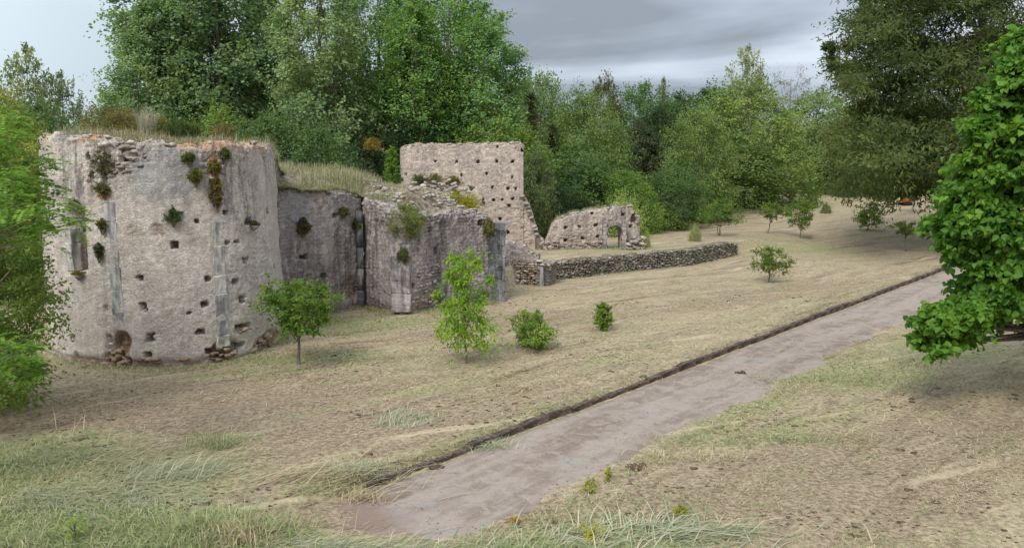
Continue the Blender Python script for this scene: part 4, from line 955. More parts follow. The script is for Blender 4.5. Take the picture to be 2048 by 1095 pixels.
far('umbrella', 1572, 140, 140, 80, (.085, .07, .06), 'brownish open-crowned pine on the skyline with gaps', 'pine_tree', rot=1)
far('olive0', 1628, 124, 172, 190, (.088, .130, .056), 'broad light green tree with dark forked trunk', rot=5)
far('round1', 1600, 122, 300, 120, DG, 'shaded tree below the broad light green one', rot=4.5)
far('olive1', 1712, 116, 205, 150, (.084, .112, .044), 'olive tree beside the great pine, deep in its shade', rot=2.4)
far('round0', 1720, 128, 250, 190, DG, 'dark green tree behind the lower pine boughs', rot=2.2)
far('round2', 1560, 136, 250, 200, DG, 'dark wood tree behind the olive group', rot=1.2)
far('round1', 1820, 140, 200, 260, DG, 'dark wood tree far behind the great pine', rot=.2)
far('round0', 1960, 140, 180, 260, DG, 'dark wood tree furthest beyond the broad-leaved tree', rot=1.9)
far('round1', 1130, 120, 215, 150, DG, 'dark wood tree behind the large rounded light one', rot=5)
far('brush', 1290, 70, 385, 90, (.075, .120, .036), 'bright shrub right of the doorway wall', 'brush', 'bush', rot=3)
far('brush', 1245, 66, 380, 90, (.13, .18, .075), 'pale reedy shrub above the doorway wall crest', 'brush', 'bush', rot=1)
far('brush', 1340, 74, 400, 80, (.060, .095, .032), 'green bush under the shaded trees at the field edge', 'brush', 'bush', rot=5)
far('brush', 1618, 98, 352, 42, (.055, .10, .030), 'dark green round shrub out on the far track', 'brush', 'bush', rot=0)
far('brush', 1690, 112, 355, 45, (.05, .08, .035), 'small dark shrub on the far slope under the pine boughs', 'brush', 'bush', rot=2)
far('sparse', 1582, 104, 345, 44, (.15, .17, .12), 'pale weeping shrub on the far track', 'weeping_shrub', 'bush', rot=2)
far('brush', 1653, 92, 404, 20, (.07, .10, .04), 'tiny shrub at the foot of the far slope', 'brush', 'bush', rot=2)
far('round2', 1440, 110, 330, 180, DG, 'shaded tree low behind the spreading olive tree', rot=2)

# the closed wood beyond, which reads as one dark mass
def wood_mass():
    r = np.random.default_rng(77); Ps = []
    x = r.uniform(-110, 130, 26000); dep = r.random(26000)
    lump = 9+3.5*fbm(x*.07, 1, 0, 3, 61)+1.5*vn(x*.35, 2, 0, 62); y = 146+10*dep+4*vn(x*.1, 5)
    z = 3+lump*np.sqrt(r.random(26000))*np.sqrt(np.clip(1-(dep*2-1)**4, 0.1, 1))
    P = np.stack([x, y, z], 1); n = len(P); V, F = leaf_geo(P, r.normal(size=(n, 3)), r.normal(size=(n, 3))+np.array([0, -.6, .8]), r.uniform(.7, 1.3, n), r.uniform(.4, .8, n))
    o = obj('distant_wood', mesh('distant_wood', V, F, {'tint': ('FACE', r.random(n))}), M_LEAF, color=(.042, .070, .036)); tag(o, 'dark closed wood far behind all the trees', kind='stuff')
wood_mass()
def hill():
    xs = np.linspace(-620, -120, 60); ys = np.linspace(560, 900, 30); X, Y = np.meshgrid(xs, ys); c = AT(262, 188, 700)
    Z = -12 + (c[2]+12)*np.exp(-np.abs((X-c[0]-14)/95)**1.7)*np.exp(-((Y-700)/130)**2) + 4*fbm(X*.02, Y*.02, 0, 4)
    i = np.arange(59)[None, :]+np.arange(29)[:, None]*60; F = np.stack([i, i+1, i+61, i+60], -1).reshape(-1, 4)
    tag(obj('hill', mesh('hill', np.stack([X, Y, Z], -1).reshape(-1, 3), F, None, True), simple('hill_scrub', (.15, .20, .15), .25, .06)), 'distant rounded green hill', kind='structure')
hill()

# the great pine
def pine():
    r = np.random.default_rng(5); Y = 66.; b = AT(1935, 400, Y); gz = Tz(b[0], Y); H = 34.
    def at(px, py, dy=0.): p = AT(px, py, Y+dy); return p-np.array([b[0], Y, gz])
    ex = []
    for _ in range(460):
        px = r.uniform(1690, 2080); py = r.uniform(-150, 388)
        lim = np.interp(py, [-330, -60, 0, 60, 150, 230, 300, 385], [1850, 1740, 1720, 1710, 1690, 1705, 1665, 1690])
        if px < lim+r.random()*14: continue
        p = at(px, py, r.normal()*4.5-(1.5 if py > 200 else 0)); ex.append((*p, r.uniform(1.1, 2.2)))
    for px, py in [(1672, 92), (1665, 110), (1676, 130), (1690, 150), (1700, 90), (1700, 165), (1668, 85), (1735, 20), (1740, 50)]: ex.append((*at(px, py), .55))
    pro = gen_tree('pine', 8, H, 14, 'round', .3, 4, 16, 19, .38, .30, .1, .15, .12, .5, .2, 0.9, limbs=26, extra=ex, splen=1.15, twig=False)
    o = plant('pine_tree', pro, (b[0], Y, gz-.2), 'great dark pine with sweeping boughs filling the upper corner', 'tree', (.078, .108, .048), (.15, .125, .105))
pine()
tp = GT(1827, 424); mini = gen_tree('w', 91, 3.6, 4.2, 'flat', .4, 26, 9, 12, .2, .4, .16, .3, 0, .8, .3, .28, limbs=16)
plant('white_trunk_tree', mini, tuple(tp), 'small tree with a pale whitewashed trunk under the great pine', 'tree', (.10, .13, .055), (.36, .34, .30))

# orange machine under the pine, its paint darkened to carry the shade
def machine():
    p = GT(1810, 411); o = empty('orange_machine', tuple(p), 'small orange tracked digger parked in the shade of the great pine', 'digger'); o.rotation_euler = (0, 0, .25)
    org = simple('orange_paint', (.40, .135, .03), .2, 2, .6); blk = simple('black_rubber', (.02, .02, .02), .2, 4, .8); gl = simple('dark_glass', (.03, .035, .04), .1, 1, .15)
    def part(n, dims, loc, mat, bev=.05, parent=o, rot=(0, 0, 0)):
        bm = bmesh.new(); bmesh.ops.create_cube(bm, size=1)
        for v in bm.verts: v.co = Vector((v.co.x*dims[0], v.co.y*dims[1], v.co.z*dims[2]))
        bmesh.ops.bevel(bm, geom=bm.edges[:], offset=bev, segments=2, affect='EDGES'); me = bpy.data.meshes.new(n); bm.to_mesh(me); bm.free()
        q = obj(n, me, mat, parent, loc); q.rotation_euler = rot; return q
    for y in (-.45, .45): part('track', (1.5, .28, .42), (0, y, .21), blk, .12)
    part('chassis', (1.1, .7, .16), (0, 0, .42), org); part('body', (1.15, .95, .55), (.1, 0, .78), org, .09); part('counterweight', (.35, .9, .5), (.72, 0, .80), org, .12)
    c = part('cab', (.62, .75, .8), (-.15, 0, 1.42), gl, .05); part('roof', (.70, .82, .07), (0, 0, .43), org, .03, c)
    part('boom', (1.1, .14, .16), (-.85, 0, 1.35), org, .03, o, (0, .55, 0)); part('dipper_arm', (.8, .12, .13), (-1.42, 0, 1.28), org, .03, o, (0, -1.1, 0)); part('bucket', (.32, .42, .3), (-1.6, 0, .85), blk, .05)
machine()

# young trees out on the mown field
def ytree(px, base, top, wpx, seed, label, col, prof='round', bfrac=.25, ncl=34, leaf=.12, name='young_tree', **kw):
    p = GT(px, base); t_ = AT(px, top, p[1]); H = t_[2]-p[2]; Wm = wpx/FPX*p[1]
    pro = gen_tree('y', seed, H, Wm, prof, bfrac, ncl, kw.pop('nsp', 9), kw.pop('nlf', 13), leaf, kw.pop('lw', .5), kw.pop('rc', .19), kw.pop('up', .3), kw.pop('droop', .15), kw.pop('flat', .8), kw.pop('shell', .08), kw.pop('trunk', .09), limbs=kw.pop('limbs', 26), lobe=kw.pop('lobe', .75), **kw)
    return plant(name, pro, tuple(p), label, 'tree', col)
ytree(598, 728, 553, 165, 301, 'young round-headed tree on a thin trunk beside the great apse foot', (.100, .172, .034), bfrac=.42, ncl=32, leaf=.12, rc=.16, trunk=.10, nlf=20, flat=.55, splen=1.3)
ytree(931, 726, 486, 138, 302, 'tall loose sapling with bright tiers of drooping leaves before the quoin pier', (.165, .29, .038), 'bell', .20, 40, .16, lw=.32, rc=.19, droop=.5, trunk=.055, cut=None, lobe=.6, nsp=8)
ytree(1066, 697, 612, 108, 303, 'many-stemmed leafy bush on the mown field', (.16, .25, .06), 'dome', .16, 26, .11, name='young_bush', stems=5, droop=.1, rc=.15)
ytree(1207, 662, 600, 34, 304, 'slim knee-high sapling alone on the open field', (.125, .215, .038), 'poplar', .05, 20, .09, name='slim_sapling', rc=.30, up=.8)
ytree(1538, 564, 488, 74, 305, 'small dark-trunked tree with hanging lower leaves right of the rubble wall end', (.11, .17, .045), 'dome', .34, 26, .12, rc=.16)
ytree(1438, 471, 392, 98, 306, 'dense young tree with crooked forked stems behind the terrace', (.10, .18, .044), 'dome', .40, 30, .16, stems=3, rc=.15)
ytree(1536, 466, 402, 62, 307, 'thin leaning young tree between the forked one and the bushy-footed one', (.115, .185, .052), 'flat', .48, 17, .15, lean=(.14, 0), rc=.16, flat=.6)
ytree(1601, 476, 392, 70, 308, 'young tree with a bushy foot in the middle of the back field', (.12, .20, .05), 'round', .30, 26, .16, rc=.15, lobe=.5)
ytree(1736, 460, 398, 72, 309, 'bright topped young tree at the edge of the pine shade', (.12, .22, .044), 'dome', .22, 26, .16, stems=2, rc=.17)
ytree(1812, 503, 438, 66, 310, 'flat-topped leaning young tree near the broad-leaved tree', (.14, .21, .05), 'flat', .52, 15, .14, lean=(-.10, 0), flat=.35, rc=.15)
far('brush', 1295, 57, 455, 14, (.15, .20, .05), 'small yellowish plant beside the broken end of the doorway wall', 'small_plant', 'plant', rot=2)
far('brush', 1392, 62, 444, 26, (.14, .16, .09), 'pale feathery grass clump left of the forked young tree', 'pale_shrub', 'bush', rot=1)

# broad-leaved tree at the right
def broad():
    r = np.random.default_rng(15); Y = 23.0; b = AT(2165, 600, Y); gz = Tz(b[0], Y)
    def at(px, py, dy): return AT(px, py, Y+dy)-np.array([b[0], Y, gz])
    ex = []; prof = [(40, 2080), (75, 2030), (120, 1985), (180, 1955), (250, 1925), (300, 1905), (350, 1885), (400, 1878), (460, 1870), (500, 1882), (530, 1925), (560, 1925), (600, 1880), (640, 1850), (668, 1900)]
    pys = [p[0] for p in prof]; pxs = [p[1] for p in prof]
    for _ in range(400):
        py = r.uniform(20, 660); e = np.interp(py, pys, pxs); px = e + 34 + 34*vn(py*.032, 3) + r.random()**(2.6 if r.random() < .5 else 1.2)*(2380-e)
        if py > 560 and px > 1930+max(0, 640-py)*3 and px < 2200 and r.random() < .8: continue
        f = np.clip((px-e)/260, 0, 1); dy = -3.6*math.sqrt(f)*r.uniform(.2, 1) if r.random() < .75 else r.uniform(-1, 3.2)*f
        ex.append((*at(px, py, dy), r.uniform(.26, .56)))
    for _ in range(46):
        f = r.random(); px = 2020-168*f+r.normal()*8; py = 560+78*f+25*math.sin(f*3)+r.normal()*14; ex.append((*at(px, py, -2.2+r.normal()*.5), r.uniform(.22, .4)))
    pro = gen_tree('broad', 16, 9.6, 6, 'round', .3, 6, 16, 11, .17, .80, .1, .1, .35, .42, .2, .5, limbs=90, extra=ex, fold=.18, splen=1.15)
    plant('broad_leaved_tree', pro, (b[0], Y, gz-.1), 'big broad-leaved bright green tree reaching in beside the path', 'tree', (.088, .195, .032), (.13, .10, .08), mat=M_LEAF_BIG)
broad()
# fine-leaved tree at the left edge, and the bright fronded one in front of it
def left_tree():
    r = np.random.default_rng(25); Y = 19.5; b = AT(-70, 800, Y); gz = Tz(b[0], Y)
    ex = []; prof = [(225, 70), (300, 75), (350, 85), (420, 80), (500, 95), (560, 85), (600, 112), (650, 120), (700, 95), (760, 70), (790, 30)]
    pys = [p[0] for p in prof]; pxs = [p[1] for p in prof]
    for _ in range(210):
        py = r.uniform(225, 790); e = np.interp(py, pys, pxs); px = e - 22 - r.random()**1.1*(330); p = AT(px, py, Y+r.normal()*1.1)
        ex.append((*(p-np.array([b[0], Y, gz])), r.uniform(.28, .50)))
    pro = gen_tree('left', 26, 7.5, 4, 'round', .2, 6, 15, 16, .105, .5, .1, .1, .15, .75, .2, .35, limbs=90, extra=ex, splen=1.3)
    plant('fine_leaved_tree', pro, (b[0], Y, gz-.1), 'dense small-leaved olive-green tree at the edge before the apse', 'tree', (.098, .152, .042), (.22, .19, .15))
    # locust: pinnate fronds
    Y = 14.5; b = AT(-160, 900, Y); gz = Tz(b[0], Y); g = Geo(); lv, lf, ti, n = [], [], [], 0
    r = np.random.default_rng(27); org = np.array([b[0], Y, gz]); g.add(tube([(0, 0, -.1), (.05, .1, 2), (.2, .1, 4.2), (.25, .2, 6.3)], [.12, .10, .07, .03], 8))
    ends = [(r.uniform(-90, 95), r.uniform(325, 470)) for _ in range(46)] + [(r.uniform(-60, 60), r.uniform(660, 760)) for _ in range(14)] + [(r.uniform(-60, 30), r.uniform(230, 330)) for _ in range(10)] + [(128, 428), (160, 440), (100, 470), (120, 415)]
    for px, py in ends:
        e = AT(px, py, Y+r.normal()*.7)-org; s0 = np.array([.1, .1, min(e[2]*.8, 6.)]); tt = np.linspace(0, 1, 5)[:, None]; g.add(tube(s0*(1-tt)+e*tt, [.025, .02, .015, .01, .006], 4))
        for _ in range(9):
            d = nrmz(r.normal(size=3)*np.array([1, 1, .35])+np.array([.45, -.2, .05])); L = r.uniform(.22, .40); side = nrmz(np.cross(d, [0, 0, 1])); bs = e+r.normal(size=3)*.10
            tt = np.linspace(.12, 1, 9); pos = bs+d*L*tt[:, None]-np.array([0, 0, 1])*(L*.35*tt**2)[:, None]; g.add(tube(pos[[0, 4, 8]], [.003, .002, .001], 3))
            P = np.concatenate([pos, pos]); Ax = np.concatenate([np.tile(side, (9, 1)), np.tile(-side, (9, 1))])+d*.35; m_ = len(P)
            V, F = leaf_geo(P, Ax, np.tile([0, -.3, 1.], (m_, 1))+r.normal(size=(m_, 3))*.5, r.uniform(.075, .10, m_), r.uniform(.036, .048, m_)); lv.append(V); lf.append(F+n); n += len(V); ti.append(np.clip(r.normal(.55, .2)+r.normal(size=m_)*.1, 0, 1))
    cr = mesh('crown', np.concatenate(lv), np.concatenate(lf), {'tint': ('FACE', np.concatenate(ti))})
    plant('locust_tree', (g.mesh('trunk', smooth=True), cr), tuple(org), 'young locust tree with bright feathery fronds in the near corner', 'tree', (.115, .225, .040), (.2, .17, .13))
left_tree()

# shrubs rooted in the masonry
def shrub(name, P, rad, col, label, seed, hfac=1., leaf=.06, lw=.4, ncl=22, up=.4, nlf=14, cat='bush', shell=.3, nsp=9, stems=3):
    pro = gen_tree('s', seed, rad*2*hfac, rad*2, 'round', .05, ncl, nsp, nlf, leaf, lw, .22, up, .05, 1, shell, .05 if stems > 1 else .02, limbs=10, stems=stems, twig=False, lobe=.7)
    return plant(name, pro, tuple(P), label, cat, col, shrub=True)
def onwall(w, px, py, out=.05): u, z = w.find(px, py); return w.surf(u, z, out)
for i, (px, py, rw, col, lab, hf, lf_) in enumerate([
    (345, 446, .27, (.045, .075, .028), 'dark green caper shrub growing out of the apse face at mid height', .9, .05), (390, 367, .22, (.13, .14, .035), 'yellowish tuft on the apse face below the crest', 1.1, .05),
    (377, 322, .19, (.075, .115, .032), 'small green tuft just under the orange lichen', .9, .05), (450, 322, .17, (.10, .125, .045), 'green tuft in the notch of the apse crest', 1.3, .05),
    (428, 352, .18, (.15, .13, .035), 'yellow-brown tuft above the right pilaster', 1.5, .05), (432, 385, .17, (.16, .14, .035), 'golden tuft, second down the right pilaster line', 1.5, .05), (432, 418, .17, (.15, .14, .055), 'dry tuft right at the top of the right pilaster', 2., .05),
    (502, 450, .12, (.07, .11, .035), 'small green sprig by a square hole near the apse edge', .8, .04), (200, 516, .13, (.05, .08, .03), 'dark narrow tuft on the wall between niche and pilaster', 2., .04),
    (207, 458, .14, (.11, .11, .035), 'olive tuft at the shoulder of the left pilaster', 1.4, .04), (213, 350, .24, (.12, .12, .065), 'dry weed in the broken upper masonry of the apse', 1.6, .05), (208, 386, .20, (.11, .12, .055), 'weed on the ledge over the orange lichen', .9, .05),
    (160, 550, .18, (.12, .12, .04), 'moss and weeds on the sill of the arched niche', .4, .04), (163, 470, .16, (.06, .08, .03), 'dark weed standing inside the arched niche', 1.0, .05)]):
    P = onwall(wa, px, py, -.35 if 'inside' in lab else .08); shrub('wall_shrub', P, rw, col, lab, 400+i, hf, lf_)
for i, (w, px, py, rw, col, lab, hf) in enumerate([(w2, 603, 470, .26, (.10, .095, .045), 'dry brownish tuft high on the streaked wall', 1.5), (w2, 684, 432, .20, (.10, .115, .05), 'thin green tuft near the top of the streaked wall', .9), (w2, 712, 462, .2, (.12, .12, .045), 'olive tuft by the dark corner of the streaked wall', 1.5),
    (w3, 817, 475, .70, (.135, .170, .052), 'soft round light green bush spilling over the crest of the bulging wall', 1.15), (w3, 806, 520, .24, (.085, .11, .05), 'small hanging tuft under the round bush', 1.1), (w3, 975, 470, .35, (.15, .15, .06), 'dry yellowish shrub at the end of the bulging wall', 1.3)]):
    shrub('wall_shrub', onwall(w, px, py, .1 if i != 3 else -.1), rw, col, lab, 430+i, hf, .075, ncl=28 if rw < .5 else 55)
def onAT(px, py, Y): return AT(px, py, Y)
shrub('spurge_bush', onAT(912, 428, 40.5), 1.12, (.21, .205, .030), 'domed yellow-green spurge bush before the tower wall', 441, .52, .09, ncl=110, nlf=16, shell=.6)
shrub('green_bush', onAT(848, 420, 41.5), .52, (.060, .125, .048), 'low blue-green plant left of the domed yellow bush', 442, .6, .10, ncl=40)
shrub('ridge_bush', onAT(800, 412, 41.0), .50, (.12, .14, .045), 'olive bush on the rubble ridge right of the shaggy grass', 443, .8, .08, ncl=40)
shrub('leafy_sapling', onAT(785, 385, 46), .45, (.11, .20, .045), 'bright leafy sapling against the left edge of the tower wall', 444, 2.9, .14, ncl=34)
shrub('apse_bush', onAT(368, 284, 28.0), .62, (.058, .088, .034), 'dark green dense bush sitting on the apse crest', 445, .62, .06, ncl=90, nlf=18, shell=.5)
shrub('apse_bush', onAT(322, 280, 29.0), .50, (.16, .165, .045), 'yellow-green bush at the foot of the dry grass tuft', 446, .9, .06, ncl=50)
shrub('apse_weed', onAT(275, 296, 26.6), .26, (.20, .20, .035), 'bright yellow weed on the very lip of the apse', 447, .9, .05, ncl=26)
shrub('apse_weed', onAT(500, 296, 30.5), .22, (.14, .155, .045), 'green weed on the crest near the apse edge', 448, 1.1, .05, ncl=24)
for i, (px, py, Y, rw, c, lb) in enumerate([(205, 272, 30, .8, (.13, .125, .06), 'brownish green scrub on the far part of the apse top'), (250, 268, 29.5, .6, (.15, .135, .06), 'dry scrub between the far scrub and the tall grass'), (450, 285, 30, .5, (.15, .14, .07), 'dry low scrub on the apse crest beyond the dark bush'),
                                         (870, 375, 50, .6, (.13, .13, .06), 'dry weeds on rubble before the tower wall'), (840, 372, 50, .5, (.10, .12, .05), 'green weed at the left foot of the tower wall'), (905, 372, 51, .45, (.14, .13, .06), 'brown weed below the lowest left hole of the tower wall'), (745, 300, 50, .5, (.20, .16, .05), 'golden seed heads showing above the shaggy grass')]):
    shrub('scrub', onAT(px, py, Y), rw, c, lb, 460+i, .8, .07, ncl=40)
far('round1', 120, 44, 262, 80, (.11, .13, .05), 'green thicket behind the far top of the apse', 'thicket', 'thicket', base=0)

# ------------------------------------------------------------------ grass and straw
def blades(name, P, Dr, Ln, Wd, col, label, bend=.5, parent=None, taper=True):
    """each blade is two quads along a bent spine"""
    n = len(P); Dr = nrmz(Dr); side = nrmz(np.cross(Dr, np.array([0, 0, 1.])+0*Dr) + 1e-6); Ln = Ln[:, None]; Wd = Wd[:, None]
    hz = Dr*np.array([1, 1, 0]); m = P+Dr*Ln*.5; e = P+Dr*Ln*(1-.18*bend)+hz*Ln*bend*.5-np.array([0, 0, 1])*Ln*bend*.22
    V = np.stack([P-side*Wd*.5, P+side*Wd*.5, m+side*Wd*.4, m-side*Wd*.4, e], 1).reshape(-1, 3)
    i = np.arange(n)[:, None]*5; F = i+np.array([[0, 1, 2, 3]]); F2 = i+np.array([[3, 2, 4]])
    c = np.concatenate([col, np.ones((n, 1))], 1); c = np.concatenate([c, c])
    o = obj(name, mesh(name, V, F, {'col': ('FACE', c)}, False, F2), M_GRASS); tag(o, label, kind='stuff'); return o
STRAW = np.array([(.52, .43, .27), (.60, .50, .33), (.42, .33, .20), (.33, .25, .155), (.46, .42, .24)])
GREEN = np.array([(.24, .30, .10), (.32, .36, .15), (.38, .39, .20), (.18, .24, .08), (.44, .42, .24)])
BLUEG = np.array([(.36, .41, .25), (.45, .46, .31), (.27, .34, .18), (.50, .47, .32), (.55, .47, .32)])
def pick(pal, n, r): return pal[r.integers(len(pal), size=n)]*r.uniform(.75, 1.2, (n, 1))
def scatter(n, r, ymin, ymax, power=1.0):
    """points on the field, thinning out with distance"""
    y = ymin+(ymax-ymin)*r.random(n)**power; x = r.uniform(-.68, .68, n)*(y+2); return x, y
def field_hay():
    r = np.random.default_rng(31); x, y = scatter(140000, r, 11.2, 46, 1.7); t, n = kerb_tn(x, y)
    dens = sstep(-.25, .45, fbm(x*.45, y*.45, 0, 3, 70)+.5*fbm(x*1.7, y*1.7, 0, 2, 71)+.25)
    row = np.where(n > -6, n*2.3+1.6*vn(t*.10, n*.12, 0, 3), (-x*.5+y*.866)*2.6+1.6*vn(x*.1, y*.1, 0, 4)); dens = dens*(.30+.70*sstep(-.5, .5, np.sin(row)))
    inp = (n > -.05) & (n < 3.05+.25*vn(t*.9, 1)) & (t > -1.3)
    k = (r.random(len(x)) < dens) & ~inp | (inp & (r.random(len(x)) < .012)); x, y, t, n = x[k], y[k], t[k], n[k]; m = len(x)
    a = np.where(n > -6, math.radians(47), math.radians(30))+r.normal(size=m)*.95; el = np.abs(r.normal(size=m))*.18
    D = np.stack([np.cos(a)*np.cos(el), np.sin(a)*np.cos(el), np.sin(el)], 1); z = T(x, y)+.012+.02*r.random(m)
    gmix = (fbm(x*.3, y*.3, 0, 3, 75) > .12) & (r.random(m) < .5); c = np.where(gmix[:, None], pick(GREEN, m, r)*.95, pick(STRAW, m, r))
    blades('mown_hay', np.stack([x, y, z], 1), D, r.uniform(.06, .24, m)*np.clip(y/18, .8, 1.5), r.uniform(.007, .014, m)*np.clip(y/16, .8, 1.7), c, 'cut straw lying over the mown field', .25)
    # stubble standing up, green where the ground is green
    x, y = scatter(75000, r, 11.2, 52, 1.5); t, n = kerb_tn(x, y); g = fbm(x*.35, y*.35, 0, 4, 76)
    for (px, py, rad) in [(720, 650, 3.2), (620, 715, 2.6), (560, 735, 2), (1560, 850, 1.5), (1750, 730, 2.4), (150, 1000, 2.6), (1200, 1060, 2.5), (1450, 800, 1.5), (720, 950, 1.4)]:
        c_ = G(px, py); g = np.maximum(g, .8*np.exp(-((x-c_[0])**2+(y-c_[1])**2)/rad**2))
    k = ((n < -.1) | (n > 3.2)) & (r.random(len(x)) < sstep(.15, .6, g)); x, y = x[k], y[k]; m = len(x); a = r.random(m)*2*PI; el = r.uniform(.3, 1.3, m)
    D = np.stack([np.cos(a)*np.cos(el), np.sin(a)*np.cos(el), np.sin(el)], 1)
    blades('short_grass', np.stack([x, y, T(x, y)], 1), D, r.uniform(.05, .15, m), r.uniform(.010, .018, m)*np.clip(y/16, .8, 1.8), pick(GREEN, m, r)*.8, 'short green regrowth among the stubble', .6)
    # strip of longer grass along kerb and path edge
    t = r.uniform(-2, 55, 16000)**1.0; sd = np.where(r.random(16000) < .62, -.10-np.abs(r.normal(size=16000))*.30, 3.35+np.abs(r.normal(size=16000))*.35+.3*vn(t*.45, 0, 0, 5))
    k = r.random(16000) < sstep(-.35, .5, vn(t*.8, np.sign(sd)*5)+.2) ; t, sd = t[k], sd[k]; m = len(t); x = K0[0]+KD[0]*t+KN[0]*sd; y = K0[1]+KD[1]*t+KN[1]*sd
    a = math.atan2(KN[1], KN[0])+r.normal(size=m)*1.0; a = np.where(sd > 1, a+PI, a); el = r.uniform(-.1, .9, m); D = np.stack([np.cos(a)*np.cos(el), np.sin(a)*np.cos(el), np.sin(el)], 1)
    c = np.where((r.random(m) < .45)[:, None], pick(GREEN, m, r), pick(STRAW, m, r)); blades('verge_grass', np.stack([x, y, T(x, y)+.03], 1), D, r.uniform(.08, .26, m), r.uniform(.008, .014, m), c, 'ragged grass along both edges of the path', .8)
field_hay()
def near_grass():
    r = np.random.default_rng(33); out = []
    def patch(px, py, rx, ry, n, lo, hi, pal, elev, ang=0., spread=3.14, wd=(.008, .016)):
        c = G(px, py); a_ = r.normal(size=(n, 2))*np.array([rx, ry])*.6; x, y = c[0]+a_[:, 0], c[1]+a_[:, 1]; m = n; a = ang+r.uniform(-spread, spread, m); el = np.abs(r.normal(elev, .3, m))
        D = np.stack([np.cos(a)*np.cos(el), np.sin(a)*np.cos(el), np.sin(el)], 1); out.append((np.stack([x, y, T(x, y)+.01], 1), D, r.uniform(lo, hi, m), r.uniform(*wd, m), pick(pal, m, r)))
    patch(80, 1065, 2.2, 1.0, 5200, .10, .36, GREEN, .35); patch(10, 940, 1.3, 1.6, 3600, .10, .34, GREEN, .45); patch(170, 1000, 1.8, .7, 1300, .2, .6, BLUEG, .12, -.4, 1.2); patch(60, 910, 1.2, .9, 800, .2, .55, BLUEG, .15, -.5, 1.3)
    patch(300, 1090, 2.0, .45, 1700, .12, .38, GREEN, .35); patch(460, 1060, 1.0, .5, 1600, .2, .6, GREEN, .6); patch(480, 1075, .5, .3, 700, .2, .5, STRAW, .8); patch(700, 1088, 2.0, .25, 600, .2, .5, BLUEG, .12, .1, .7)
    patch(345, 950, .9, .6, 700, .3, .7, BLUEG, .2, .5, 1.2); patch(1190, 1072, 2.4, .5, 380, .3, .85, BLUEG, .06, .2, 1.6, (.012, .022)); patch(1290, 1045, 1.3, .4, 240, .3, .8, BLUEG, .08, .6, 1.6, (.012, .022)); patch(1100, 1090, 1.6, .25, 800, .2, .5, GREEN, .3)
    patch(735, 945, .7, .4, 700, .15, .4, BLUEG, .35); patch(800, 840, .7, .6, 420, .25, .5, BLUEG, .2, .8, 1.2); patch(985, 880, .35, .3, 380, .25, .45, BLUEG, .35); patch(725, 985, .4, .2, 260, .15, .35, STRAW, .9); patch(430, 890, .5, .4, 160, .35, .8, GREEN, .9)
    patch(1370, 1055, .7, .2, 160, .5, 1.0, BLUEG, .05, -.1, .25, (.014, .024)); patch(640, 965, 1.4, .6, 120, .7, 1.5, STRAW, .03, .5, .25, (.014, .022)); patch(350, 920, 1.6, .8, 60, .7, 1.4, STRAW, .04, .4, .5, (.014, .022)); patch(160, 860, 1.0, 1.0, 26, .5, .9, STRAW, .9)
    patch(1500, 870, 3.0, .4, 700, .12, .3, GREEN, .5, 0, 3.14); patch(1650, 750, 3, .9, 1400, .1, .25, GREEN, .6); patch(1400, 900, 1.6, .4, 500, .15, .35, STRAW, .3)
    blades('long_cut_grass', *[np.concatenate([o[i] for o in out]) for i in range(5)], 'long green and bluish cut grass and reeds in the near corner and by the path end', .7)
near_grass()
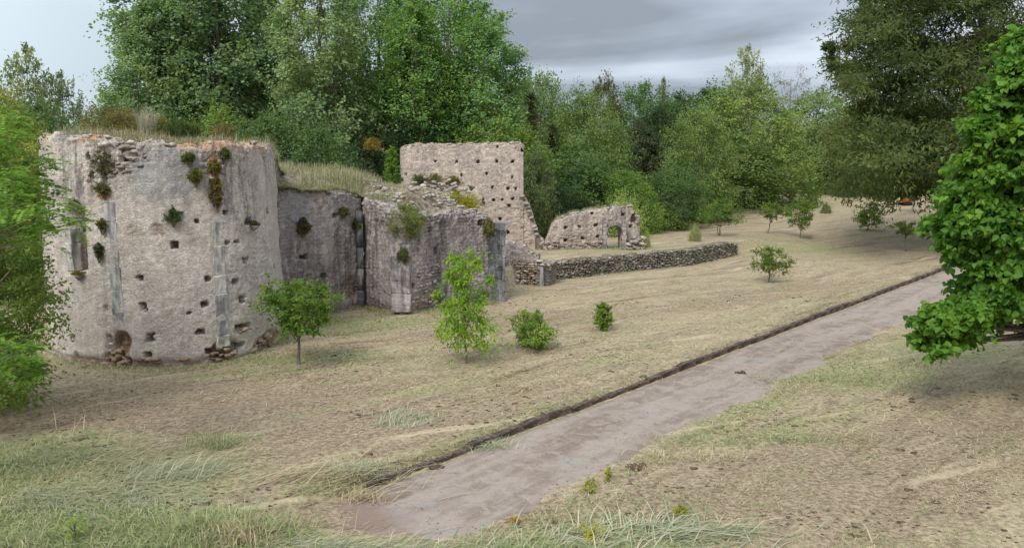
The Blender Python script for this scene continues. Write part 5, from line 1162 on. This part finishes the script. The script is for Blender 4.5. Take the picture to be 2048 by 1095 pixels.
def top_grass():
    r = np.random.default_rng(35); out = []
    def add(P, lo, hi, pal, elev=1.15, wd=(.010, .018), sp=.22):
        m = len(P); a = r.random(m)*2*PI; el = np.clip(r.normal(elev, sp, m), .2, 1.5); D = np.stack([np.cos(a)*np.cos(el), np.sin(a)*np.cos(el), np.sin(el)], 1); out.append((P, D, r.uniform(lo, hi, m), r.uniform(*wd, m), pick(pal, m, r)))
    DRY = np.array([(.38, .33, .20), (.45, .39, .25), (.27, .24, .14), (.24, .25, .11), (.34, .32, .17)]); SAGE = np.array([(.34, .33, .17), (.42, .39, .23), (.24, .26, .11), (.48, .43, .28), (.20, .21, .09)])
    def along(w, u0, u1, n, back, lo, hi, pal, clump=1.1):
        u = r.uniform(u0, u1, n); k = r.random(n) < sstep(-.5, .5, vn(u*clump, 4, 0, w.seed)+.25); u = u[k]; d = -.12-np.abs(r.random(len(u)))*back; P = w.surf(u, w.top(u), 0*u); P[:, :2] += w.nrm(u)*d[:, None]; P[:, 2] -= .08; add(P, lo, hi, pal)
    along(wa, 0, wa.len, 9000, 1.8, .15, .5, DRY); along(wa, 0, wa.len, 3500, 3.0, .25, .65, DRY)
    along(w2, .8, w2.len, 8500, 1.7, .25, .62, SAGE, .4); along(w2, .8, w2.len, 6500, .5, .2, .5, SAGE, .3); u = r.uniform(.8, w2.len, 2600); u = u[vn(u*1.7, 9) > -.2]; P = w2.surf(u, w2.top(u)-.03, 0*u-.05); add(P, .2, .5, SAGE, .5); along(w3, 0, 2.2, 2600, 1.5, .25, .6, SAGE, .5); along(w3, 2, w3.len, 1800, .8, .08, .25, DRY)
    along(wt, 0, 11, 1500, .8, .10, .32, DRY); along(wd, .5, wd.len, 4200, .8, .15, .42, SAGE*.9, .6); along(wl, 0, wl.len, 6000, .5, .08, .22, SAGE*1.1, .6); along(wk, 0, wk.len, 500, .6, .1, .25, SAGE)
    c = AT(297, 285, 28.6); m = 420; a = r.random(m)*2*PI; el = np.clip(r.normal(1.32, .16, m), .7, 1.56); D = np.stack([np.cos(a)*np.cos(el), np.sin(a)*np.cos(el), np.sin(el)], 1)
    out.append((c+r.normal(size=(m, 3))*np.array([.12, .12, .05]), D, r.uniform(.8, 1.75, m), r.uniform(.010, .016, m), pick(np.array([(.42, .38, .28), (.36, .33, .24), (.48, .44, .34)]), m, r)))
    # shaggy slope left of the rubble ridge
    def foot(w, n, lo, hi, pal, spread=.35, u0=0.):
        u = r.uniform(u0, w.len, n); u = u[vn(u*1.4, 8, 0, w.seed) > -.25]; P = w.surf(u, 0*u, .03+0*u); P[:, :2] += w.nrm(u)*np.abs(r.normal(size=len(u)))[:, None]*spread; P[:, 2] = T(P[:, 0], P[:, 1]); add(P, lo, hi, pal, .9)
    foot(wa, 2600, .06, .24, GREEN); foot(w2, 1600, .08, .28, GREEN); foot(w3, 2200, .06, .26, GREEN); foot(wk, 700, .06, .2, GREEN); foot(wl, 2600, .06, .2, SAGE); foot(wd, 1400, .06, .22, SAGE)
    nU, nV = MOUND.shape[:2]; n = 26000; fi, fj = r.random(n)*(nU-1.01), r.random(n)**1.3*(nV*.72); i, j = fi.astype(int), fj.astype(int)
    P = MOUND[i, j]+(MOUND[i+1, j]-MOUND[i, j])*(fi-i)[:, None]+(MOUND[i, j+1]-MOUND[i, j])*(fj-j)[:, None]
    k = r.random(n) < sstep(-.5, .3, fbm(P[:, 0]*.9, P[:, 1]*.9, 0, 3, 3)+np.interp(P[:, 0], [-9, -6.8, -6.2, -1], [.7, .45, -.15, -.25])); P = P[k]; hi = P[:, 0] < -6.6
    q = P[hi]; q = q[r.random(len(q)) < sstep(-.4, .3, vn(q[:, 0]*2.2, q[:, 1]*2.2, 0, 6))]; add(q, .2, .85, SAGE, sp=.45); add(P[~hi], .08, .32, DRY)
    blades('wall_top_grass', *[np.concatenate([o[i] for o in out]) for i in range(5)], 'dry and sage-green grass growing along all the broken wall tops', .55)
top_grass()
def clods():
    r = np.random.default_rng(39); n = 9500; x, y = scatter(n, r, 11.5, 40, 1.4); t, nn = kerb_tn(x, y); f = fbm(x*.5, y*.5, 0, 3, 90)
    k = ((nn < -.3) | (nn > 3.4) | (r.random(n) < .1)) & (r.random(n) < sstep(-.1, .4, f)); x, y = x[k], y[k]
    its = []; z = T(x, y)
    Vs, Fs, m = [], [], 0
    for i in range(len(x)):
        v, fc = STV[int(r.integers(10))]; s = r.uniform(.02, .07)+.06*(r.random() < .08); v = v*np.array([s*1.5, s, s*.55])+np.array([x[i], y[i], z[i]]); Vs.append(v); Fs.append(fc+m); m += len(v)
    tag(obj('soil_clods', mesh('soil_clods', np.concatenate(Vs), np.concatenate(Fs)), simple('dark_soil', (.10, .068, .046), .5, 9, .95)), 'dark turned-up clods of soil in the stubble', kind='stuff')
    # pale pebbles on the path
    n = 1500; t = r.uniform(-1, 40, n); s_ = r.uniform(.1, 3.2, n); x = K0[0]+KD[0]*t+KN[0]*s_; y = K0[1]+KD[1]*t+KN[1]*s_; z = T(x, y)+.03; Vs, Fs, m = [], [], 0
    for i in range(n):
        v, fc = STV[int(r.integers(10))]; s = r.uniform(.01, .035); v = v*np.array([s*1.5, s, s*.6])+np.array([x[i], y[i], z[i]]); Vs.append(v); Fs.append(fc+m); m += len(v)
    tag(obj('path_gravel', mesh('path_gravel', np.concatenate(Vs), np.concatenate(Fs)), simple('gravel', (.33, .28, .24), .5, 5, .95)), 'small stones strewn on the earth path', kind='stuff')
clods()
# weeds by the path
for i, (px, py, rw, hf, c, lb) in enumerate([(1180, 985, .14, 1.1, (.26, .28, .05), 'yellow-green weed at the near path edge, left of its pair'), (1216, 962, .07, 2.4, (.24, .28, .035), 'single upright yellow-green sprig at the near path edge'), (1180, 1078, .20, .7, (.30, .30, .05), 'yellow weed lying in the cut reeds at the bottom'),
                                         (1360, 1030, .15, .7, (.22, .24, .04), 'yellowish weed beside the cut reeds further right'), (150, 1080, .26, .9, (.20, .29, .08), 'bright green feathery weed in the near corner'), (1030, 1045, .07, .5, (.36, .22, .06), 'little orange-brown dead weed at the path end')]):
    P = GT(px, py); shrub('weed', P, rw, c, lb, 500+i, hf, .04, .4, ncl=9, nlf=9, nsp=7, cat='weed', shell=.05, up=.8, stems=1)
for i, (px, py, k_) in enumerate([(1275, 938, .16), (868, 938, .14), (1485, 748, .13), (1310, 850, .05)]):
    P = GT(px, py); o = empty('soil_lump', tuple(P), ['dark lump of torn turf at the near side of the path', 'dark torn lump in the gap of the kerb', 'flat dark lump lying out on the path', 'small dark clod on the path'][i], 'clod')
    for _ in range(7): add_stone(o, (P[0]+rng.normal()*k_*.6, P[1]+rng.normal()*k_*.5, P[2]+k_*.25*rng.random()), (1, 0), (k_*1.2, k_, k_*.7), bpy.data.materials['dark_soil'], 'clod', .4)
